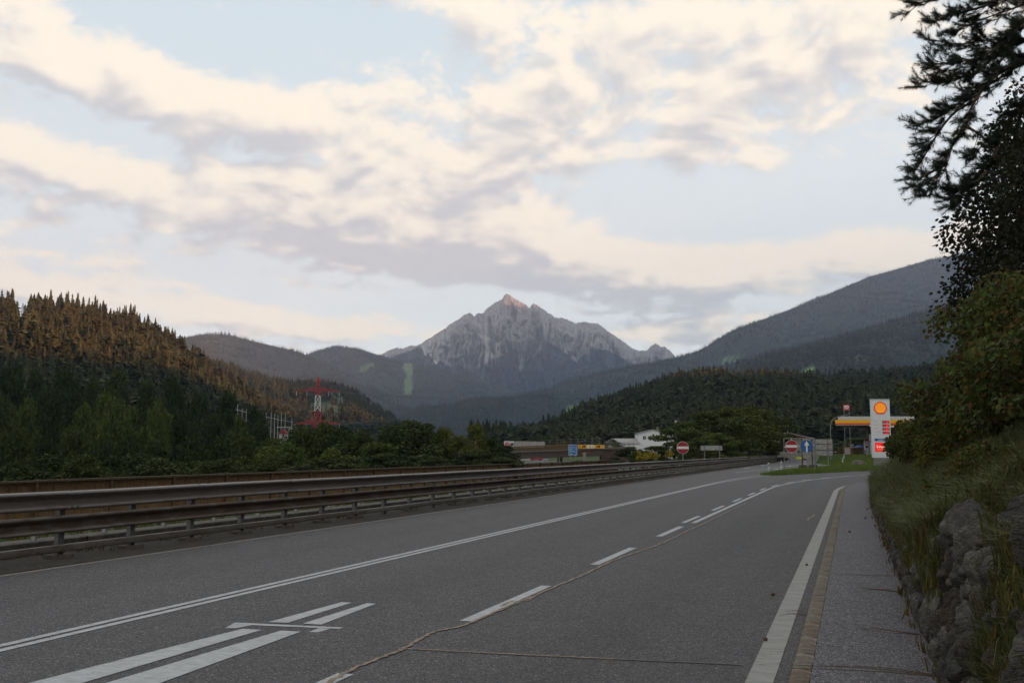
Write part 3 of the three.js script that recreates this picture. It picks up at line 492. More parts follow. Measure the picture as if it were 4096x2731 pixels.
  const pg = strip(PL, PR), uv = pg.attributes.uv, pp = pg.attributes.position; for (let i = 0; i < uv.count; i++) uv.setXY(i, pp.getX(i), pp.getZ(i));
  paintVertices(pg, (x, y, z) => { const k = 1 + 0.12 * fbm(x * 0.9, z * 0.9, 3); return [k, k, k]; });
  const walk = struct('pavement', pg, paveMat, 'narrow asphalt pavement between the kerb and the stone wall', 'pavement');
  for (const s of [14.2, 27.0, 33.5]) mesh('pavement_joint', strip([W3(s, -0.26, 0.104), W3(s + 0.02, 0.2, 0.104), W3(s, 0.62, 0.104)], [W3(s - 0.03, -0.26, 0.104), W3(s - 0.02, 0.2, 0.104), W3(s - 0.03, 0.62, 0.104)]), tarMat, walk);

  // kerb of single granite stones
  const kerb = struct('kerb', null, null, 'row of tan granite kerb stones beside the pavement', 'kerb');
  const kerbMats = [[0.42, 0.35, 0.265], [0.46, 0.395, 0.31], [0.40, 0.31, 0.215], [0.44, 0.385, 0.315]].map((c) => std({ map: stoneTex, bumpMap: stoneBump, bumpScale: 0.008, color: C(...c), roughness: 0.9 }));
  const forms = [0, 1, 2, 3, 4].map((k) => { const q = rng(60 + k), g = new THREE.BoxGeometry(0.15, 0.2, 1, 3, 2, 6), p = g.attributes.position; for (let i = 0; i < p.count; i++) { const x = p.getX(i), y = p.getY(i), z = p.getZ(i), e = Math.abs(z) > 0.49 ? 0.4 : 1, n = N3(x * 9 + k * 7, y * 9, z * 4) * 0.005; p.setXYZ(i, x + n * e + (y > 0.09 && Math.abs(x) > 0.06 ? -Math.sign(x) * 0.008 : 0), y + n - (Math.abs(x) > 0.06 && y > 0.09 ? 0.008 : 0), z); } return boxUV(g); });
  const q = rng(8);
  for (let s = -3; s < 74;) {
    const len = 0.42 + 0.36 * q(), a = W3(s, -0.408 + kerbT(s), 0), b = W3(s + len, -0.408 + kerbT(s + len), 0);
    const m = mesh('kerb_stone', forms[Math.floor(q() * 5)], kerbMats[Math.floor(q() * 4)], kerb);
    m.position.copy(a).lerp(b, 0.5).setY(0.004 + (q() - 0.5) * 0.008); m.scale.z = len - 0.014; m.rotation.y = Math.atan2(b.x - a.x, b.z - a.z) + (q() - 0.5) * 0.012;
    s += len;
  }
}

// ------------------------------------------------------------------ guardrail, parapet, timber barrier
const alongRoad = (prof, s0, s1, t, mat, name, parent, n = 1, outBulge = 0, jig = () => 0) => {
  const pos = [], idx = [], uv = [], m = prof.length; let run = 0; const acc = prof.map((p, i) => (run += i ? Math.hypot(p[0] - prof[i - 1][0], p[1] - prof[i - 1][1]) : 0));
  for (let i = 0; i <= n; i++) { const s = lerp(s0, s1, i / n); prof.forEach(([u, y], k) => { const w = W3(s, t + u + outBulge + jig(s), y + jig(s + 500) * 0.6); pos.push(w.x, w.y, w.z); uv.push(s, acc[k]); }); }
  for (let i = 0; i < n; i++) for (let k = 0; k < m - 1; k++) { const a = i * m + k, b = a + m; idx.push(a, a + 1, b, a + 1, b + 1, b); }
  const g = new THREE.BufferGeometry(); g.setAttribute('position', new THREE.Float32BufferAttribute(pos, 3)); g.setAttribute('uv', new THREE.Float32BufferAttribute(uv, 2)); g.setIndex(idx); g.computeVertexNormals();
  return mesh(name, g, mat, parent);
};
const GT = -12.1;
{
  const rail = thing('guardrail', 'long steel guardrail of stacked brown and grey beams along the far lane', 'guardrail');
  const P1 = [[-0.12, 1.03], [-0.118, 1.066], [0.092, 1.062], [0.12, 1.052], [0.13, 1.032], [0.122, 1.012], [0.07, 0.99], [0.0, 0.965], [-0.03, 0.92], [-0.01, 0.885], [0.06, 0.855], [0.11, 0.835], [0.124, 0.81], [0.114, 0.786], [0.075, 0.772], [0.03, 0.774]];
  const P2 = [[0.04, 0.682], [0.08, 0.69], [0.112, 0.682], [0.126, 0.66], [0.118, 0.632], [0.06, 0.610], [-0.005, 0.58], [-0.02, 0.55], [-0.005, 0.52], [0.06, 0.49], [0.118, 0.468], [0.126, 0.44], [0.112, 0.418], [0.08, 0.41], [0.04, 0.414]];
  const P3 = [[0.0, 0.214], [0.004, 0.222], [0.085, 0.222], [0.097, 0.212], [0.097, 0.125], [0.085, 0.112], [0.004, 0.112]];
  const step = 1.71, q = rng(77), s0 = 3.1;
  const postG = join(box(0.11, 1.13, 0.02, 0, 0.48, 0.0), box(0.02, 1.13, 0.08, -0.05, 0.48, -0.04), box(0.02, 1.13, 0.08, 0.05, 0.48, -0.04));
  const footG = box(0.34, 0.06, 0.3, 0, 0.03, -0.03), boltG = new THREE.CylinderGeometry(0.02, 0.022, 0.014, 8);
  const jig = (k) => (s) => 0.012 * N2(s * 0.13, k);
  for (let i = 0; i < 102; i++) {
    const s = s0 + i * step, w = W3(s, GT - 0.03, 0), m = mesh('post', postG, galvDark, rail);
    m.position.copy(w); m.rotation.y = -RA + Math.PI / 2 + (q() - 0.5) * 0.05;
    if (i < 40 && q() < 0.8) { const f = mesh('post_foot', footG, concreteDark, rail); f.position.copy(w); f.rotation.y = m.rotation.y; }
    if (i % 2 === 0) {
      const e = Math.min(s + 2 * step + 0.14, 178);
      alongRoad(P1, s - 0.08, e, GT, q() < 0.8 ? railGrey : railRust2, 'top_beam', rail, 3, (i % 4) * 0.004, jig(1));
      alongRoad(P3, s + 0.1, e + 0.16, GT + 0.02, q() < 0.75 ? railRust2 : railGrey, 'kick_beam', rail, 3, (i % 4) * 0.004, jig(2));
      if (i < 36) for (const [d, y, u] of [[0.03, 1.02, 0.132], [0.03, 0.815, 0.13], [0.16, 1.02, 0.132], [0.16, 0.815, 0.13]]) { const b = mesh('bolt', boltG, galvDark, rail); b.position.copy(W3(s + d, GT + u + (i % 4) * 0.004 + jig(1)(s + d), y)); b.rotation.set(0, -RA, Math.PI / 2); }
      if (i < 50) for (const d of [0.12, 0.42]) { const b = mesh('bolt', boltG, galvDark, rail); b.position.copy(W3(s + d, GT + 0.02 + jig(1)(s + d), 1.072)); }
    } else alongRoad(P2, s - 0.08, Math.min(s + 2 * step + 0.14, 178), GT, q() < 0.72 ? railRust : railRust2, 'middle_beam', rail, 3, ((i - 1) % 4) * 0.004, jig(3));
  }
  const far = thing('guardrail', 'low single rail guardrail curving away behind the long one', 'guardrail');
  const cp = []; for (let k = 0; k <= 14; k++) { const s = 172 + k * 3; cp.push([s, GT + 0.1 - (k > 8 ? (k - 8) ** 2 * 0.09 : 0)]); }
  for (let k = 0; k < 14; k++) {
    const a = W3(cp[k][0], cp[k][1]), b = W3(cp[k + 1][0], cp[k + 1][1]), pr = [[0.04, 0.75], [0.12, 0.72], [0.12, 0.68], [0.03, 0.62], [0.03, 0.56], [0.12, 0.5], [0.12, 0.46], [0.04, 0.43]], L = [], pos = [], idx = [];
    const d = V(b.x - a.x, 0, b.z - a.z).normalize(), nrm = V(-d.z, 0, d.x);
    for (const p of [a, b]) for (const [u, y] of pr) pos.push(p.x + nrm.x * u, y, p.z + nrm.z * u);
    for (let j = 0; j < 7; j++) idx.push(j, j + 1, j + 8, j + 1, j + 9, j + 8);
    const g = new THREE.BufferGeometry(); g.setAttribute('position', new THREE.Float32BufferAttribute(pos, 3)); g.setIndex(idx); g.computeVertexNormals();
    g.setAttribute('uv', new THREE.Float32BufferAttribute(new Float32Array(32), 2));
    mesh('beam', g, railRust2, far);
    const m = mesh('post', postG, galvDark, far); m.position.copy(a); m.scale.y = 0.68;
  }

  const copingMat = std({ map: mottle, bumpMap: mottleBump, bumpScale: 0.01, color: C(0.13, 0.115, 0.095), roughness: 0.95 });
  const para = thing('parapet', 'low concrete parapet with white reflector stubs behind the guardrail', 'parapet');
  for (let s = -6; s < 176; s += 4.2) { alongRoad([[-0.34, -1.2], [-0.36, 0.0], [-0.40, 0.02], [-0.40, 0.195], [-0.38, 0.21], [0.0, 0.2], [0.02, 0.18], [0.02, 0.03], [-0.02, 0.01], [-0.02, -0.2]], s, s + 4.17, -13.05 + (q() - 0.5) * 0.02, copingMat, 'coping', para, 1); }
  const stub = join(box(0.08, 0.15, 0.05, 0, 0.075, 0)), stubMat = std({ map: mottle, color: C(0.34, 0.33, 0.30) });
  for (let i = 0; i < 40; i++) { const m = mesh('reflector_stub', stub, stubMat, para); m.position.copy(W3(s0 + i * step + 0.55, -13.2, 0.2)); m.rotation.y = -RA; }

  // timber barrier: posts, upright slats, a capping board
  const BT = -28.65, bar0 = thing('timber_barrier', 'long low brown timber slat barrier beyond the guardrail', 'barrier');
  const slatG = [0, 1, 2].map((k) => box(0.104 + k * 0.006, 1.86, 0.022, 0, -0.38, 0)), stuffs = woodMats.map(() => []);
  const faceTurn = -RA + Math.PI / 2;
  let made = 0;
  for (let i = 0, s = 18; s < 128; i++, s += 0.129) {
    const v = Math.floor(q() * 3), k = Math.floor(q() * 4), p = W3(s, BT + (q() - 0.5) * 0.012, (q() - 0.5) * 0.02);
    if (made < 300) { const m = mesh('slat', slatG[v], woodMats[k], bar0); m.position.copy(p); m.rotation.y = faceTurn; made++; }
    else { const g = slatG[v].clone(); g.rotateY(faceTurn); g.translate(p.x, p.y, p.z); stuffs[k].push(g); }
  }
  stuffs.forEach((L, k) => { const m = mesh('far_slats', join(L), woodMats[k], bar0); m.userData.kind = 'stuff'; });
  for (let i = 0; i < 28; i++) { const s = 18.1 + i * 4, m = mesh('post', box(0.13, 2.1, 0.16, 0, -0.4, 0), woodMats[2], bar0); m.position.copy(W3(s, BT + 0.06, 0)); m.rotation.y = faceTurn; const c = mesh('capping_board', box(3.97, 0.075, 0.26, 2, 0.615, 0), woodGrey, bar0); c.position.copy(W3(s, BT + 0.06, (q() - 0.5) * 0.012)); c.rotation.y = faceTurn; }
  for (let i = 0; i < 28; i++) { const m = mesh('rail_board', box(3.9, 0.11, 0.035, 2, 0.5, 0.03), woodMats[2], bar0); m.position.copy(W3(18.1 + i * 4, BT, 0)); m.rotation.y = faceTurn; }
}

// ------------------------------------------------------------------ trees, bushes, grass
// a crown: leaf faces spread through the volume of many clumps, each face its own tone
function leaves(r, clumps, n, leaf, tones, { droop = 0.2, fill = 0.55, long = 1.5 } = {}) {
  const pos = new Float32Array(n * 12), col = new Float32Array(n * 12), idx = new Uint32Array(n * 6), wsum = clumps.reduce((a, c) => a + c[3] * c[3], 0);
  const d = V(0, 0, 0), a = V(0, 0, 0), b = V(0, 0, 0), p = V(0, 0, 0);
  for (let i = 0; i < n; i++) {
    let k = r() * wsum, c = clumps[0]; for (const q of clumps) { k -= q[3] * q[3]; if (k <= 0) { c = q; break; } }
    d.set(r() - 0.5, r() - 0.5, r() - 0.5).multiplyScalar(2); while (d.lengthSq() > 1 || d.lengthSq() < 0.02) d.set(r() - 0.5, r() - 0.5, r() - 0.5).multiplyScalar(2);
    d.normalize();
    const rr = Math.pow(lerp(fill ** 3, 1, r()), 1 / 3) * (0.86 + 0.28 * r());
    p.set(c[0] + d.x * c[3] * rr, c[1] + d.y * c[3] * rr * (c[4] ?? 0.8), c[2] + d.z * c[3] * rr);
    a.set(r() - 0.5 + d.x * 0.5, r() - 0.5 - droop, r() - 0.5 + d.z * 0.5).normalize(); b.set(r() - 0.5, r() - 0.5, r() - 0.5).cross(a).normalize();
    const L = leaf * (0.6 + 0.8 * r()), w = L / long / 2, o = i * 12, f = (r() - 0.5) * 0.3 * L;
    pos.set([p.x, p.y, p.z, p.x + a.x * L * 0.45 + b.x * w, p.y + a.y * L * 0.45 + b.y * w + f, p.z + a.z * L * 0.45 + b.z * w, p.x + a.x * L, p.y + a.y * L, p.z + a.z * L, p.x + a.x * L * 0.45 - b.x * w, p.y + a.y * L * 0.45 - b.y * w + f, p.z + a.z * L * 0.45 - b.z * w], o);
    const t = tones[Math.floor(r() * tones.length)], z = 0.7 + 0.6 * r();
    for (let m = 0; m < 4; m++) col.set([t[0] * z, t[1] * z, t[2] * z], o + m * 3);
    idx.set([i * 4, i * 4 + 1, i * 4 + 2, i * 4, i * 4 + 2, i * 4 + 3], i * 6);
  }
  const g = new THREE.BufferGeometry(); g.setAttribute('position', new THREE.BufferAttribute(pos, 3)); g.setAttribute('color', new THREE.BufferAttribute(col, 3)); g.setIndex(new THREE.BufferAttribute(idx, 1)); g.computeVertexNormals(); return g;
}
const foliage = (tint, through = 0.3) => new THREE.MeshPhysicalMaterial({ color: C(...tint), vertexColors: true, roughness: 0.9, specularIntensity: 0.3, side: THREE.DoubleSide, transmission: through, thickness: 0 });
const greens = [[0.05, 0.075, 0.022], [0.06, 0.085, 0.024], [0.042, 0.062, 0.02], [0.075, 0.085, 0.022]], autumn = [...greens, [0.10, 0.09, 0.02], [0.11, 0.055, 0.02]];
const leafMats = [foliage([0.68, 0.66, 0.48], 0.2), foliage([1.0, 0.98, 0.62], 0.2), foliage([0.42, 0.47, 0.38], 0.15), foliage([1.4, 1.25, 0.65], 0.25), foliage([1.1, 0.92, 0.5], 0.2)];
// kinds of broad trees, 10 m tall and about 8 m wide as built
function broadTree(seed, { shape = 'round', n = 3000, leaf = 0.34, tones = greens, trunk = barkMat, low = 0.18 }) {
  const r = rng(seed), clumps = [], wood = [];
  const lean = V((r() - 0.5) * 0.6, 0, (r() - 0.5) * 0.6), top = V(lean.x, 9, lean.z);
  wood.push(tube([V(0, -0.6, 0), V(lean.x * 0.2, 2.5, lean.z * 0.2), V(lean.x * 0.6, 5.5, lean.z * 0.6), top], 0.24, 0.05, 7));
  const m = shape === 'bush' ? 16 : 24;
  for (let i = 0; i < m; i++) {
    const f = (i + 0.5) / m, a = i * 2.4 + r() * 0.8, y = lerp(shape === 'bush' ? 1.2 : 10 * low + 0.8, 9.2, f);
    const wide = shape === 'oval' ? 2.3 * Math.sin(Math.PI * clamp(f * 0.85 + 0.12)) : shape === 'birch' ? 1.9 * Math.sin(Math.PI * clamp(f * 0.8 + 0.16)) : shape === 'bush' ? 3.4 * Math.cos(f * 1.35) ** 0.7 : 3.5 * Math.sin(Math.PI * clamp(f * 0.78 + 0.17)) ** 0.8;
    const d = wide * (0.55 + 0.5 * r()), c = [Math.cos(a) * d + lean.x * f, y + (r() - 0.5), Math.sin(a) * d + lean.z * f, (shape === 'birch' ? 0.7 : 0.9) * (0.7 + 0.7 * r()), 0.78];
    clumps.push(c);
    wood.push(tube([V(lean.x * f * 0.7, y * 0.62, lean.z * f * 0.7), V(c[0] * 0.5, y * 0.82, c[2] * 0.5), V(c[0], c[1], c[2])], 0.09 * (1.2 - f), 0.02, 5, 2));
  }
  clumps.push([lean.x, 9.2, lean.z, 0.8, 1]);
  return { wood: join(wood), crown: leaves(r, clumps, n, leaf, tones, { fill: 0.35 }) };
}
const kinds = {
  round: [1, 2, 3].map((k) => broadTree(300 + k, { n: 8000, leaf: 0.29 })),
  oval: [1, 2].map((k) => broadTree(320 + k, { shape: 'oval', n: 7000, leaf: 0.28 })),
  birch: [1, 2].map((k) => broadTree(340 + k, { shape: 'birch', n: 4600, leaf: 0.24, tones: [[0.075, 0.095, 0.022], [0.065, 0.085, 0.025], [0.10, 0.095, 0.02]], trunk: barkPale })),
  bush: [1, 2, 3].map((k) => broadTree(360 + k, { shape: 'bush', n: 7500, leaf: 0.28 })),
};
const protos = new Map();
function plantTree(kind, v, mat, name, label, category, group, pos, h, w, turn) {
  const key = kind + v + mat + name; let o;
  if (!protos.has(key)) {
    o = thing(name, label, category, pos, turn, group); const t = kinds[kind][v % kinds[kind].length];
    mesh('trunk', t.wood, kind === 'birch' ? barkPale : barkMat, o); mesh('crown', t.crown, leafMats[mat], o); protos.set(key, o);
  } else { o = copyOf(protos.get(key), label, pos, turn); if (group) o.userData.group = group; else delete o.userData.group; o.userData.category = category; }
  o.scale.set(w / 8, h / 10, w / 8); return o;
}
const treeAt = (px, topY, D, w, kind, mat, name, label, category, group, base) => { const top = at(px, topY, D), y = base ?? groundH(top.x, D); return plantTree(kind, Math.floor(Math.abs(px * 7.3)) % 3, mat, name, label, category, group, V(top.x, y, -D), Math.max(1.2, top.y - y), w, px * 1.7); };
{
  const r = rng(404);
  // the shaded wood on the lower slope at the far left
  const lab = { a: ['broad dark green tree in the shaded wood at the left', 'shaded trees below the sunlit left hill'] };
  const rows = [[300, [-14, 12, 38, 66, 92, 118, 146, 172, 200, 226, 252], [366, 360, 370, 364, 374, 366, 380, 374, 391, 394, 402], 15], [215, [0, 27, 52, 80, 106, 133, 158, 184, 210, 236, 262], [392, 398, 390, 403, 396, 404, 399, 409, 412, 416, 418], 12], [140, [-8, 18, 46, 74, 102, 130, 160, 190, 218, 246, 272], [428, 424, 434, 426, 436, 430, 438, 432, 434, 430, 436], 9.5]];
  rows.forEach(([D, xs, ys, w], k) => xs.forEach((px, i) => { const q = r(); treeAt(px + (r() - 0.5) * 8, ys[i] + (r() - 0.5) * 8, D * (0.94 + 0.12 * r()), w * (0.85 + 0.35 * r()), r() < 0.5 ? 'round' : 'oval', q < 0.15 ? 1 : q < 0.55 ? 0 : 2, 'broadleaf_tree', lab.a[0], 'tree', lab.a[1]); }));
  // single trees that stand out
  const one = [
    [118, 396, 190, 11, 'round', 1, 'broadleaf_tree', 'lighter round tree standing out of the dark wood at the left'],
    [159, 407, 185, 8, 'oval', 1, 'broadleaf_tree', 'tall pale green oval tree amid the dark wood at the left'],
    [298, 423, 120, 10, 'round', 0, 'broadleaf_tree', 'broad tree below the grey poles beside the red pylon'],
    [322, 421, 118, 9, 'round', 0, 'broadleaf_tree', 'tree whose top covers the foot of the red and white pylon'],
    [344, 425, 116, 9.5, 'round', 2, 'broadleaf_tree', 'dark tree just right of the red and white pylon'],
    [363, 428, 112, 9, 'round', 0, 'broadleaf_tree', 'dull green tree left of the far white house'],
    [407, 419, 108, 11, 'round', 0, 'broadleaf_tree', 'tallest dark tree right of the far white house'],
    [392, 432, 104, 7, 'oval', 2, 'broadleaf_tree', 'dark narrow tree just below the far white house'],
    [424, 428, 112, 8, 'round', 0, 'broadleaf_tree', 'tree beside the pale quarry face'],
    [444, 425, 108, 6.5, 'birch', 1, 'birch_tree', 'slim pale birch left of centre in the tree row'],
    [459, 434, 110, 6.5, 'birch', 1, 'birch_tree', 'lower pale birch between two taller birches'],
    [477, 423, 106, 6.5, 'birch', 1, 'birch_tree', 'tall pale birch near the left end of the bridge'],
    [489, 437, 110, 6.5, 'round', 2, 'broadleaf_tree', 'round tree hiding the left end of the bridge'],
    [502, 446, 116, 5, 'bush', 2, 'broadleaf_tree', 'dark bushy tree against the bridge pier'],
    [268, 446, 84, 6.5, 'bush', 3, 'bush', 'bright green bush in front of the tree row at the left'],
    [333, 447, 78, 5.5, 'bush', 3, 'bush', 'yellowish bush rising behind the timber barrier'],
    [285, 441, 100, 8, 'round', 1, 'broadleaf_tree', 'mid green tree behind the bright bush'],
    [380, 441, 92, 7, 'bush', 1, 'bush', 'dull green bush in the middle of the tree row'],
  ];
  for (const [px, y, D, w, k, m, nm, label] of one) treeAt(px, y, D, w, k, m, nm, label, nm === 'bush' ? 'bush' : 'tree');
  // undergrowth bushes close behind the barrier
  for (let px = -5; px < 520; px += 17) { const D = 60 + 26 * r() + Math.max(0, px - 260) * 0.12; treeAt(px + (r() - 0.5) * 12, 452 + 12 * r() - Math.max(0, px - 300) * 0.02, D, 5 + 3 * r(), 'bush', r() < 0.5 ? 0 : r() < 0.6 ? 2 : 1, 'bush', 'leafy bush in the thicket just behind the timber barrier', 'bush', 'bushes behind the timber barrier'); }
  // thicket right of the white house
  const right = [[687, 421, 138, 10, 'round', 1], [706, 411, 142, 11, 'round', 0], [729, 406, 150, 12, 'round', 4], [750, 405, 165, 13.5, 'round', 4], [766, 409, 188, 13, 'round', 0], [774, 424, 205, 8, 'round', 2]];
  for (const [px, y, D, w, k, m] of right) treeAt(px, y, D, w, k, m, 'broadleaf_tree', 'large rounded tree in the thicket behind the signs', 'tree', 'thicket between the white house and the hut', -0.1);
  const front = [[630, 446, 118, 6, 0, 'dark bush at the foot of the stone bridge abutment'], [643, 450, 112, 5, 1, 'bush left of the first no entry sign'], [657, 445, 118, 6, 0, 'bush in front of the white house'], [673, 441, 120, 6, 0, 'bush under the right end of the white house'], [697, 437, 112, 7, 1, 'green bush right of the first no entry sign'], [718, 432, 124, 8, 3, 'yellowish bush behind the blank sign panel'], [738, 438, 142, 8.5, 1, 'low bush at the right end of the blank sign panel'], [763, 441, 172, 9.5, 2, 'dark bush behind the end of the guardrail']];
  for (const [px, y, D, w, m, label] of front) treeAt(px, y, D, w, 'bush', m, 'bush', label, 'bush', null, -0.1);
  // trees behind the bridge and by the station
  const back = [[540, 434, 352, 13.5, 'round', 0, 'round tree behind the lorry on the bridge'], [553, 437, 360, 12, 'round', 0, 'second tree behind the bridge railing'], [563, 440, 352, 9, 'oval', 3, 'small yellow green tree behind the bridge'], [595, 437, 345, 7.5, 'oval', 1, 'small tree behind the yellow banner'], [612, 438, 345, 9, 'round', 1, 'small round tree left of the low white building'], [513, 438, 375, 16.5, 'round', 2, 'far tree above the left end of the bridge'], [856, 437, 205, 13, 'bush', 1, 'spreading bush behind the filling station pumps'], [842, 442, 200, 8, 'bush', 1, 'bush left of the station canopy post']];
  for (const [px, y, D, w, k, m, label] of back) treeAt(px, y, D, w, k, m, k === 'bush' ? 'bush' : 'broadleaf_tree', label, k === 'bush' ? 'bush' : 'tree', null, k === 'bush' ? 1 : -1.5);
}

// single spruces of the left hill: the largest ones, each with trunk and boughs
function spruce(seed, levels, per, slim) {
  const crown = spireGeo(seed, levels, per, slim), g = bar(V(0, -0.05, 0), V(0, 0.95, 0), 0.013, 5, 0.003); return { crown, wood: g };
}
{
  const forms = [spruce(41, 17, 11, 0.15), spruce(42, 18, 11, 0.18), spruce(43, 15, 10, 0.13)], r = rng(51), tones = [1, 0.8, 1.15].map((k) => { const m = needleMat.clone(); m.color.multiplyScalar(k); return m; }), first = {};
  const put = (p, H, label, group) => {
    const k = Math.floor(r() * 3), m = Math.floor(r() * 3), key = k * 3 + m; let o;
    if (!first[key]) { o = first[key] = thing('spruce_tree', label, 'tree', p, r() * 6, group); mesh('trunk', forms[k].wood, barkMat, o); mesh('crown', forms[k].crown, tones[m], o); } else { o = copyOf(first[key], label, p, r() * 6); o.userData.group = group; }
    const w = H * (0.95 + 0.4 * r()); o.scale.set(w, H, w);
  };
  let n = 0;
  for (let i = 0; n < 70; i++) { const u = 0.40 + 0.5 * r(), p = L1.place(u, 0.985 + 0.02 * r()), q = see(p); if (q[0] < -10 || (q[0] > 14 && q[0] < 31) || q[0] > 272) continue; put(p, 19 + 7 * r() - (q[0] > 150 ? 4 : 0), 'tall spruce on the skyline of the sunlit left hill', 'spruces on the left skyline'); n++; }
  for (let i = 0, k = 0; k < 120; i++) { const p = L1.place(0.3 + 0.62 * r(), 0.35 + 0.6 * r()), q = see(p); if (q[0] < -10 || q[0] > 285) continue; put(p, 15 + 9 * r(), 'spruce on the face of the sunlit left hill', 'spruces on the left hill face'); k++; }
  for (let i = 0, k = 0; k < 60; i++) { const p = R3.place(0.15 + 0.6 * r(), 0.98 + 0.025 * r()), q = see(p); if (q[0] < 560 || q[0] > 925) continue; put(p, 13 + 8 * r(), 'spruce on the crest of the dark hill behind the station', 'spruces on the crest of the dark hill'); k++; }
}

// ------------------------------------------------------------------ right bank: stone wall, earth, grass, bushes, pine
const wallH = (s) => 0.36 + 0.82 * Math.exp(-Math.max(0, s - 5) / 7);
const bankH = (s, t) => { const e = t - bankT(s) - 0.28; return 0.06 + wallH(s) + (e <= 0 ? 0 : e * 0.62 * (1 - 0.03 * e)) + 0.10 * fbm(s * 0.7, t * 0.7, 3) * Math.min(1, e + 0.2); };
{
  const cols = [0, 0.1, 0.3, 0.6, 1, 1.5, 2.2, 3, 4, 5.5, 7.5, 10, 13], pos = [], idx = [], uv = [], S = [];
  for (let s = -4; s <= 110; s += s < 30 ? 0.4 : 1.5) S.push(s);
  for (const s of S) { for (const c of cols) { const t = bankT(s) + 0.22 + c, w = W3(s, t, bankH(s, t)); pos.push(w.x, w.y, w.z); uv.push(s, t); } const b = W3(s, bankT(s) + 0.12, 0); pos.push(b.x, b.y, b.z); uv.push(s, bankT(s)); }
  const m = cols.length + 1;
  for (let i = 0; i < S.length - 1; i++) { const q = i * m, p = q + m; idx.push(q + m - 1, q, p + m - 1, q, p, p + m - 1); for (let k = 0; k < m - 2; k++) idx.push(q + k, q + k + 1, p + k, q + k + 1, p + k + 1, p + k); }
  const g = new THREE.BufferGeometry(); g.setAttribute('position', new THREE.Float32BufferAttribute(pos, 3)); g.setAttribute('uv', new THREE.Float32BufferAttribute(uv, 2)); g.setIndex(idx); g.computeVertexNormals();
  struct('bank', g, soilMat, 'steep earth bank above the stone wall on the right', 'bank');
  // rubble stones
  const wall = thing('stone_wall', 'rough rubble stone retaining wall beside the pavement', 'wall');
  const forms = []; for (let k = 0; k < 9; k++) {
    const q = rng(900 + k), base = mergeVertices(new THREE.IcosahedronGeometry(0.5, 6).deleteAttribute('uv').deleteAttribute('normal')), p = base.attributes.position, v = V(0, 0, 0), cuts = [];
    for (let c = 0; c < 12; c++) cuts.push([V(q() - 0.5, q() - 0.5, q() - 0.5).normalize(), 0.26 + 0.15 * q()]);
    for (let i = 0; i < p.count; i++) { v.fromBufferAttribute(p, i); for (const [n, d] of cuts) { const x = v.dot(n); if (x > d) v.addScaledVector(n, (d - x) * 0.98); } const n = 1 + 0.05 * N3(v.x * 3 + k * 9, v.y * 3, v.z * 3) + 0.06 * N3(v.x * 7, v.y * 7 + k, v.z * 7) + 0.04 * N3(v.x * 17, v.y * 17 + k, v.z * 17); p.setXYZ(i, v.x * n * 1.25, v.y * n * 1.25, v.z * n * 1.25); }
    base.computeVertexNormals(); const flat = base.toNonIndexed(), fp = flat.attributes.position, fn = flat.attributes.normal, uv2 = new Float32Array(fp.count * 2);
    for (let i = 0; i < fp.count; i += 3) { const ax = [0, 1, 2].map((c) => Math.abs(fn.getComponent(i, c) + fn.getComponent(i + 1, c) + fn.getComponent(i + 2, c))), m = ax.indexOf(Math.max(...ax)); for (let j = i; j < i + 3; j++) { const x = fp.getX(j), y = fp.getY(j), z = fp.getZ(j); uv2[j * 2] = (m === 0 ? z : x) * 0.45 + k * 0.37; uv2[j * 2 + 1] = (m === 1 ? z : y) * 0.45 + k * 0.21; } }
    flat.setAttribute('uv', new THREE.BufferAttribute(uv2, 2)); forms.push(flat);
  }
  const q = rng(17); let n = 0; const rest = stoneMats.map(() => []);
  for (let s = 2.6; s < 44;) {
    const H = wallH(s), big = s < 8 ? 0.72 : s < 14 ? 0.85 : 0.8; let y = 0.02; const w = (0.22 + 0.26 * q()) * big;
    while (y < H + 0.02) {
      const h = (0.18 + 0.34 * q()) * big, k = Math.floor(q() * 9), m = Math.floor(q() * 5), ww = w * (0.8 + 0.5 * q());
      const t = bankT(s) + 0.10 + 0.13 * y + (q() - 0.5) * 0.05, p = W3(s + (q() - 0.5) * 0.10, t + 0.06, y + h / 2 + 0.06);
      if (n < 300) { const o = mesh('stone', forms[k], stoneMats[m], wall); o.position.copy(p); o.scale.set(0.30 + 0.08 * q(), h * 1.04, ww * 1.0); o.rotation.set((q() - 0.5) * 0.35, -RA + (q() - 0.5) * 0.5, (q() - 0.5) * 0.35); n++; }
      else { const g2 = forms[k].clone(); bake(g2, p, new THREE.Euler((q() - 0.5) * 0.3, -RA, (q() - 0.5) * 0.3), V(0.34, h * 1.05, ww * 1.02)); rest[m].push(g2); }
      y += h * 0.92;
    }
    s += w * 0.86;
  }
  rest.forEach((L, m) => { if (L.length) { const o = mesh('far_stones', mergeGeometries(L), stoneMats[m], wall); o.userData.kind = 'stuff'; } });

